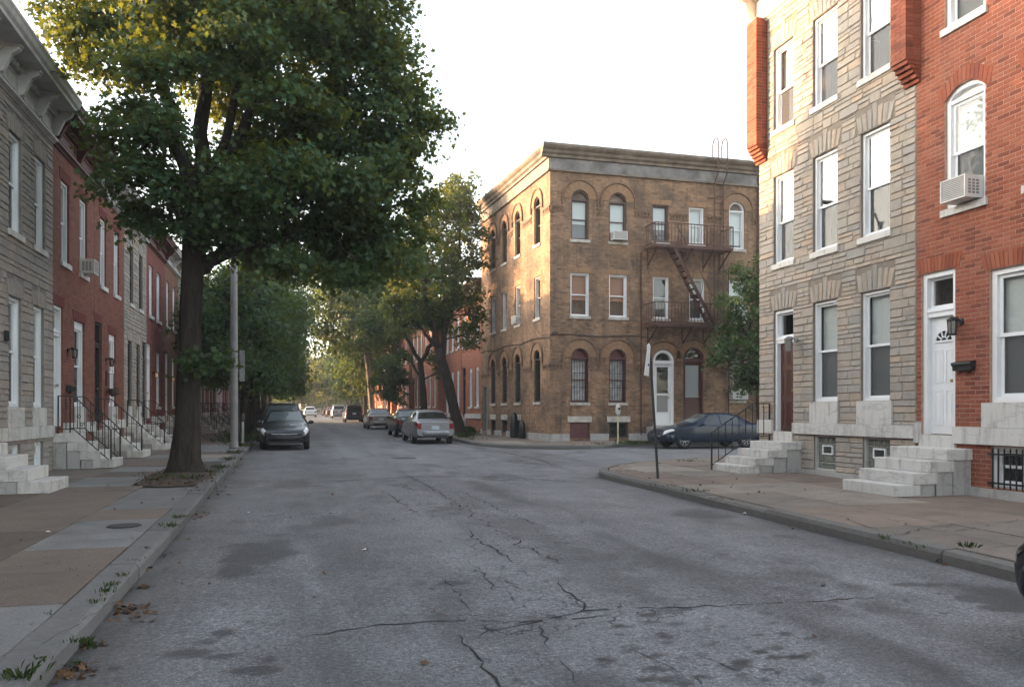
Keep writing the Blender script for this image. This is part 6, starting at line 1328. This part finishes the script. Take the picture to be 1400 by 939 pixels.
# leaning tree on the right and its neighbours
R1T = [(0, 0, 0, .27), (-.25, 0, 1.3, .25), (-.55, 0, 2.6, .24), (-.85, 0, 3.6, .24), (-1.1, 0, 4.4, .2)]
R1F = [(3, [(-.75, .1, 5.2, .14), (-.2, .1, 7.0, .11), (-.05, .1, 9.2, .07), (0, 0, 11, .04)]), (4, [(-1.35, -.1, 5.6, .14), (-1.7, 0, 7.2, .1), (-2.0, 0, 8.6, .06)]), (4, [(-1.9, .2, 5.3, .09), (-2.9, .2, 6.3, .06)])]
R1C = [(-2.6, 0, 7.6, 1.0, 1.4, .9), (-2.2, .3, 6.3, .9, 1.2, .7), (-3.1, .2, 6.4, .7, .9, .5), (-2.9, 0, 8.7, .9, 1.2, .8), (-1.5, -.3, 9.0, 1.2, 1.4, 1.0), (-1.2, 0, 7.2, 1.1, 1.4, .9), (-.3, .2, 8.2, 1.0, 1.3, .9), (.2, 0, 9.8, 1.0, 1.3, .9), (-.6, .1, 11.2, 1.0, 1.3, .9), (.2, 0, 12.0, .7, 1.0, .7), (-1.8, .2, 10.6, 1.0, 1.3, .8), (.6, .1, 11.0, .7, .9, .6), (.5, 0, 7.0, .7, 1.0, .6), (.75, 0, 6.0, .55, .8, .5), (.3, -.2, 5.0, .6, .7, .45), (-2.9, 0, 5.4, .6, .8, .4), (-.9, .3, 5.9, .8, 1.0, .5), (.9, 0, 9.0, .5, .8, .5)]
tree('leaning_tree', 'tall tree leaning left beside the silver sedan and corner building', (7.95, 39.6, gz(39.6) + .14), R1T, R1F, [(a, b, c + max(0, c - 9) * .25, d * 1.1, e * 1.1, f * 1.15) for a, b, c, d, e, f in R1C], 22, 66, .26, .18, M['leaf_b'], shape=KITE, seed=31)  # lighter leaf material puts sunlight on this crown into its colour
tree('street_tree', 'slender dark trunked tree behind the leaning tree', (8.15, 52, gz(52) + .14), [(0, 0, 0, .24), (-.05, 0, 1.5, .22), (-.15, 0, 3, .2), (-.3, 0, 4.2, .19)], [(3, [(-1.0, 0, 5.6, .12), (-1.8, 0, 7.2, .07)]), (3, [(.5, .2, 5.6, .13), (.9, .2, 7.2, .07)]), (2, [(-.9, .1, 4.4, .07), (-1.7, .1, 4.7, .04)])], [(-2.9, 0, 6.4, 1.3, 1.5, .9), (-2.2, 0, 7.4, 1.5, 1.7, 1.1), (-.6, .3, 8.2, 1.6, 1.8, 1.3), (.9, 0, 7.6, 1.4, 1.7, 1.1), (-3.0, 0, 8.8, 1.4, 1.6, 1.0), (-1.3, 0, 9.8, 1.7, 1.8, 1.1), (.4, 0, 9.6, 1.2, 1.6, 1.0), (-1.6, -.2, 4.9, .8, .8, .4), (.8, 0, 4.8, .8, .8, .4), (-3.4, 0, 7.2, 1.0, 1.3, .7), (1.2, -.2, 3.9, .5, .5, .4)], 11, 55, .32, .22, M['leaf_a'], seed=33)
street_tree('tall tree with a pale mottled trunk farther up the right side', 6.6, 72, 17.5, 5.8, 5.2, LA, 17, 8, 50, .3, .42, 'bark_pale', (-.9, 0), .25, 'pale_trunk_tree', 15, fork=7.5)
street_tree('low bushy green tree before the far red rowhouse', 7.0, 62.5, 5.6, 1.6, 1.5, LA, 18, 14, 60, .2, .28, tr_r=.1, name='small_tree', fork=1.8)
street_tree('tall right street tree beside the navy SUV', 7.6, 84, 12.5, 4.3, 3.6, LA, 19, 7, 45, .34, .45, tr_r=.25, fork=4.4)
street_tree('big tree closing the view at the end of the street', -.5, 150, 12, 6.0, 2.2, LA, 20, 4, 45, .5, .6, tr_r=.3, name='distant_tree', group='trees at the end of the street', dz=0)
street_tree('yellowish tree catching sun at the end of the street', 5.5, 142, 11, 4.6, 2.0, LB, 22, 4, 45, .5, .6, tr_r=.3, name='distant_tree', group='trees at the end of the street', dz=0)
street_tree('far hazy tree behind the white car', -7, 165, 15, 8, 2.0, LB, 23, 3, 45, .6, .7, tr_r=.3, name='distant_tree', group='trees at the end of the street', dz=0)
street_tree('far tree right of the street end', 12, 160, 14, 7, 2.0, LA, 24, 3, 45, .6, .7, tr_r=.3, name='distant_tree', group='trees at the end of the street', dz=0)
CT = [(-1.5, 0, 3.3, 1.0, .9, .7), (-.6, -.3, 2.9, .9, .9, .6), (-2.1, 0, 4.2, .85, .9, .6), (-2.5, -.1, 3.6, .5, .6, .3), (-1.0, 0, 4.9, 1.0, 1.0, .8), (-1.9, .1, 5.6, .7, .8, .6), (0, 0, 4.2, 1.2, 1.2, .9), (0, 0, 5.8, 1.1, 1.2, .9), (-.9, 0, 6.4, .8, .9, .7), (-1.5, .1, 6.9, .45, .5, .4), (.9, 0, 5.0, 1.0, 1.1, .9), (-.3, 0, 7.2, .7, .8, .6), (-1.2, -.2, 2.4, .7, .6, .4)]
tree('corner_tree', 'bushy green tree between the navy sedan and the corner building', (18.9, 28.7, gz(28.7) + .14), [(0, 0, 0, .14), (-.05, 0, 1.2, .13), (-.1, 0, 2.2, .12)], [(2, [(-.6, 0, 3.4, .07), (-1.3, 0, 4.4, .04)]), (2, [(.1, 0, 3.8, .08), (0, 0, 5.6, .04)])], CT, 24, 55, .22, .15, M['leaf_a'], seed=41)

for i, (x, y, lb) in enumerate(((29, 30.6, 'first street tree down the side street past the corner building'), (37, 30.4, 'second street tree down the side street'), (47, 31, 'third street tree down the side street'), (60, 27, 'tree closing the side street'))): copy_tree(t_, (x, y, gz(y) + .14), 1.1 * i + .4, lb)
# ------------------------------------------------------------------ street furniture
T = thing('lamp_pole', 'tall grey steel pole on the left pavement beyond the maple', 'pole', (-2.03, 28.5, gz(28.5) + .15))
q = MB(); q.lathe([(.16, 0), (.16, .06), (.135, .1), (.128, .3), (.125, 2.5), (.115, 5), (.10, 9.3), (.001, 9.35)], 18); q.build('shaft', M['pole'], T, True)
q = MB(); q.lathe([(.138, 2.62), (.138, 2.67)], 18); q.lathe([(.138, 3.2), (.138, 3.25)], 18); q.build('clamp_band', M['galv'], T)
q = MB(); q.tube([(0, 0, 9.2), (.4, .0, 9.7), (1.6, 0, 9.95), (2.2, 0, 9.95)], .05, 8); arm = q.build('arm', M['pole'], T); q = MB(); q.lathe([(.05, -.35), (.16, -.1), (.16, .25), (.05, .38)], 10, Matrix.Translation((2.5, 0, 9.93)) @ Matrix.Rotation(R(90), 4, 'Y') @ Matrix.Diagonal((.5, 1, 1, 1))); q.build('lamp_head', M['pole'], arm, True)
T2 = thing('street_sign', 'tall grey sign board seen from behind on the grey pole', 'sign', (-1.86, 28.55, gz(28.5) + .15 + 2.28))
q = MB(); q.box(.0, .17, -.01, .01, 0, 1.05); q.build('panel', M['galv'], T2); q = MB(); ring(q, .04, .13, .62, .92, .02, -.022, -.011); q.build('frame_mark', M['pole'], T2)
T = thing('marker_post', 'short white post by the left kerb beyond the grey pole', 'post', (*at(332, 606, .15), gz(31) + .15))
q = MB(); q.lathe([(.05, 0), (.045, .85)], 10); q.build('post', M['white_old'], T); q = MB(); q.lathe([(.05, .85), (.075, .9), (.08, 1.05), (.05, 1.15), (.01, 1.18)], 12); q.build('head', M['brownpaint'], T, True)
T = thing('parking_meter', 'old parking meter post with grey head before the corner building', 'parking meter', (12.05, 28.75, gz(28.75) + .15))
q = MB(); q.lathe([(.05, 0), (.045, .12), (.032, .14), (.032, 1.12)], 10); q.build('post', M['yellowed'] if 'yellowed' in M else plain('yellowed_paint', (.45, .42, .26), .7, var=.3), T)
q = MB(); q.lathe([(.045, 1.1), (.075, 1.15), (.09, 1.25), (.095, 1.4), (.07, 1.5), (.02, 1.55)], 12, Matrix.Diagonal((1.1, .75, 1, 1))); hd = q.build('head', M['white_old'], T, True); q = MB(); q.lathe([(.05, 0), (.05, .012)], 12, Matrix.Translation((.02, -.072, 1.36)) @ Matrix.Rotation(R(90), 4, 'X')); q.build('dial', M['glass_dark'], hd)
# leaning sign post near the corner
sx, sy = 7.05, 14.75; T = thing('sign_post', 'leaning dark post with a white sign seen edge on at the corner', 'sign', (sx, sy, gz(sy) + .15)); bx2 = (-.16, .06, 2.72)
q = MB(); q.bar((0, 0, -.02), bx2, .055, .05); q.build('post', M['iron'], T)
q = MB(); Mx = Matrix.Translation((bx2[0] - .02, bx2[1] - .05, 2.36)) @ Matrix.Rotation(R(4), 4, 'Y') @ Matrix.Rotation(R(38), 4, 'Z')
n0 = len(q.v); pr = [(-.20, -.30), (.0, -.30), (.0, .30), (-.07, .36), (-.15, .31), (-.14, .22), (-.16, .0)]
q.v += [tuple(Mx @ Vector((x, -.004, z))) for x, z in pr] + [tuple(Mx @ Vector((x, .004, z))) for x, z in pr]; k_ = len(pr); q.f = [tuple(range(k_)), tuple(reversed(range(k_, 2 * k_)))] + [(i, k_ + i, k_ + (i + 1) % k_, (i + 1) % k_) for i in range(k_)]
pnl = q.build('sign_panel', M['white'], T, fix=True); q = MB(); q.lathe([(.03, 0), (.03, .004)], 12, Mx @ Matrix.Translation((-.05, -.006, -.08)) @ Matrix.Rotation(R(90), 4, 'X')); q.build('sign_symbol', plain('blue_sign_print', (.05, .1, .3), .5), pnl)
# dark covered bins against the street side of the corner building
def bag(x, y, s, label, seed, h=1.0):
    g = np.random.default_rng(seed); T = thing('covered_bin', label, 'bin', (x, y, gz(y) + .15), .3, 'dark bins by the wall'); q = MB(); q.lathe([(.22 * s, 0), (.25 * s, .1), (.24 * s, .5 * h), (.20 * s, .85 * h), (.12 * s, .98 * h), (.02, 1.0 * h)], 14)
    q.v = [(a * (1 + g.normal() * .07), b * (1 + g.normal() * .07), c) for a, b, c in q.v]; q.build('cover', plain('black_plastic_sheet', (.015, .015, .016), .4, bmp=.4, bs=9), T, True); q = MB(); q.lathe([(.13 * s, .9 * h), (.15 * s, .94 * h), (.05, 1.02 * h)], 10); q.build('tied_top', M['iron'], T)
bag(9.66, 35.3, .8, 'taller dark covered bin against the corner building wall', 1, 1.15); bag(9.76, 34.3, .6, 'smaller dark covered bin against the corner building wall', 2, .8)
# little litter in the gutters
WP = plain('white_paper', (.7, .7, .68), .8)
for i, (px, py, s, lb) in enumerate(((1019, 703, .10, 'white paper scrap in the right gutter'), (1385, 791, .12, 'white paper scrap beside the black bumper'), (855, 652, .16, 'crumpled pale rag at the corner kerb'), (66, 728, .07, 'white scrap on the left pavement joint'), (340, 701, .05, 'tiny white scrap on the road'), (498, 752, .055, 'cream coloured scrap in the middle of the road'))):
    x, y = at(px, py, .15 if i == 3 else 0); k = random.Random(i); q = MB(); n = 8
    for j in range(n): a = 2 * math.pi * j / n; q.v.append((s * .6 * math.cos(a) * k.uniform(.6, 1), s * .45 * math.sin(a) * k.uniform(.6, 1), .004 + k.uniform(0, .2) * s))
    q.v.append((0, 0, s * .32)); q.f = [(j, (j + 1) % n, n) for j in range(n)]; o = q.build('paper_scrap', WP, label=lb, cat='litter'); o.location = (x, y, gz(y) + (.152 if i == 3 else .003))
# dry leaves in the gutters
def litter(pts, name, seed, dz=.0):
    g = np.random.default_rng(seed); C = []
    for x, y, rx, ry, n, h in pts: n = max(2, int(n * .42)); q = g.normal(size=(n, 3)) * np.array([rx, ry, .004]) + np.array([x, y, 0]); q[:, 2] = SL * q[:, 1] + h + .008 + np.abs(g.normal(size=n)) * .012; C.append(q)
    C = np.concatenate(C); return leaves(name, C, np.zeros_like(C), .055, MAPLE, M['dryleaf'], None, g, 'stuff', up=1.6)
G_ = lambda px, py, rx, ry, n, h=0.0: (*at(px, py, h), rx, ry, n, h)
litter([G_(175, 838, .1, .16, 130), G_(193, 804, .05, .07, 35), G_(95, 922, .08, .08, 70), G_(140, 882, .04, .05, 14), G_(225, 760, .06, .1, 20), G_(218, 776, .08, .1, 18), G_(245, 740, .06, .1, 14), G_(275, 705, .07, .35, 60), G_(300, 672, .1, .6, 80), G_(320, 640, .1, 1.0, 60), G_(255, 800, .1, .1, 6), G_(120, 880, .06, .06, 12),
        G_(1114, 727, .04, .03, 7), G_(1131, 800, .03, .02, 3), G_(1252, 757, .15, .05, 12), G_(1090, 720, .2, .1, 8), G_(1300, 770, .2, .05, 12), G_(500, 752, .02, .02, 2), G_(585, 906, .02, .02, 2), G_(650, 700, 1.6, 1.5, 26), G_(500, 850, 1.2, 1.2, 14), G_(1100, 850, .8, .6, 8), G_(960, 680, .1, .5, 20), G_(445, 785, .05, .05, 4)], 'fallen_leaves', 4)
litter([(-2.3, 17.2, .32, .7, 420, .19), (-2.3, 15.9, .28, .3, 140, .16), (-1.75, 16.0, .1, .9, 120, .15), (-2.4, 19.5, .3, .5, 150, .16), (8.2, 38.6, .4, .6, 160, .15), G_(1130, 625, .15, .2, 8, .15), (7.2, 11.8, .5, .5, 12, .15), (8.0, 14.6, .8, .8, 40, .15), (-3.2, 11, 1.0, 2.5, 24, .15), (-1.6, 23, .1, 2.5, 70, .15)], 'fallen_leaves', 9)
# weeds
def weeds(spots, name, seed):
    g = np.random.default_rng(seed); V, F = [], []
    for x, y, r_, n, h, dz in spots:
        n = int(n * (.42 if n < 200 else .8)); h *= .72
        for i in range(n):
            a = g.uniform(0, 2 * math.pi); d = abs(g.normal()) * r_; bx0, by0 = x + d * math.cos(a), y + d * math.sin(a); z = SL * by0 + dz; L = h * g.uniform(.4, 1.1); ln = g.uniform(.2, .9); da = a + g.normal() * .8; w_ = .004 + .028 * h * g.uniform(.3, 1) * .5; ux, uy = math.cos(da), math.sin(da); px, py = -uy * w_, ux * w_; k = len(V)
            V += [(bx0 - px, by0 - py, z), (bx0 + px, by0 + py, z), (bx0 + ux * L * ln * .5 + px, by0 + uy * L * ln * .5 + py, z + L * .65), (bx0 + ux * L * ln, by0 + uy * L * ln, z + L * (1 - .35 * ln)), (bx0 + ux * L * ln * .5 - px, by0 + uy * L * ln * .5 - py, z + L * .65)]; F.append((k, k + 1, k + 2, k + 3, k + 4))
    me = bpy.data.meshes.new(name); me.from_pydata(V, [], F); return link(name, me, M['grass'], None, kind='stuff')
Wd_ = lambda px, py, r_, n, h, dz=.14: (*at(px, py, dz), r_, n, h, dz)
weeds([Wd_(28, 927, .05, 110, .11, .14), Wd_(121, 884, .03, 70, .11, 0), Wd_(106, 908, .03, 40, .05, 0), Wd_(100, 876, .03, 40, .05, .14), Wd_(52, 903, .04, 40, .05, .14), Wd_(130, 823, .04, 60, .05, .14), Wd_(145, 808, .05, 80, .06, .14), Wd_(152, 800, .04, 60, .06, .14), Wd_(170, 786, .04, 40, .05, .14), Wd_(186, 766, .05, 30, .04, .14), Wd_(200, 750, .06, 40, .05, .14), Wd_(234, 720, .06, 90, .10, .14), Wd_(245, 708, .06, 80, .09, .14), Wd_(270, 672, .08, 60, .08, .14), Wd_(70, 840, .1, 20, .03, .15), Wd_(110, 775, .3, 30, .02, .15),
       (-2.0, 16.6, .22, 190, .14, .17), (-2.5, 17.0, .3, 160, .12, .2), (-1.8, 18.0, .15, 160, .16, .17), (-1.72, 19.5, .15, 150, .16, .16), (-2.7, 16.5, .15, 70, .1, .17), (-1.75, 22.5, .15, 130, .16, .15), (-1.8, 25.5, .2, 170, .2, .15), (-1.9, 30, .3, 220, .22, .15), (-2.3, 33.5, .5, 400, .35, .15), (-2.4, 37, .6, 400, .4, .15), (-2.5, 42, .7, 400, .4, .15),
       Wd_(1323, 750, .05, 110, .13, .13), Wd_(1210, 735, .06, 60, .08, .13), Wd_(1235, 741, .1, 60, .05, .13), Wd_(1260, 748, .1, 40, .05, .13), Wd_(950, 672, .15, 110, .12, .13), Wd_(985, 683, .15, 50, .06, .13), Wd_(1005, 688, .1, 30, .05, .13), Wd_(920, 665, .15, 50, .08, .13), Wd_(855, 645, .3, 80, .08, .13), Wd_(945, 631, .35, 150, .12, .13), Wd_(1180, 720, .3, 40, .04, .13),
       (12.5, 28.5, .35, 320, .25, .14), (13.2, 28.6, .35, 200, .22, .14), (11.2, 28.4, .4, 120, .15, .14), (8.0, 38, .5, 350, .3, .14), (7.5, 36, .4, 200, .2, .14), (7.4, 34, .3, 120, .15, .14), (8.3, 41, .5, 300, .35, .14), (9.5, 43.5, .3, 300, .6, .14)], 'weeds', 3)

# thin evening haze
hz = MB(); hz.box(-320, 320, -70, 350, -2.5, 21.5); hm = bpy.data.materials.new('haze_air'); hm.use_nodes = True; hn = hm.node_tree; hn.nodes.clear()
ho = hn.nodes.new('ShaderNodeOutputMaterial'); pv = hn.nodes.new('ShaderNodeVolumePrincipled'); pv.inputs['Color'].default_value = (.92, .95, 1, 1); pv.inputs['Density'].default_value = .0006; hn.links.new(pv.outputs[0], ho.inputs['Volume'])
hz.build('haze', hm, kind='stuff'); S.cycles.volume_max_steps = 64; S.cycles.volume_bounces = 1
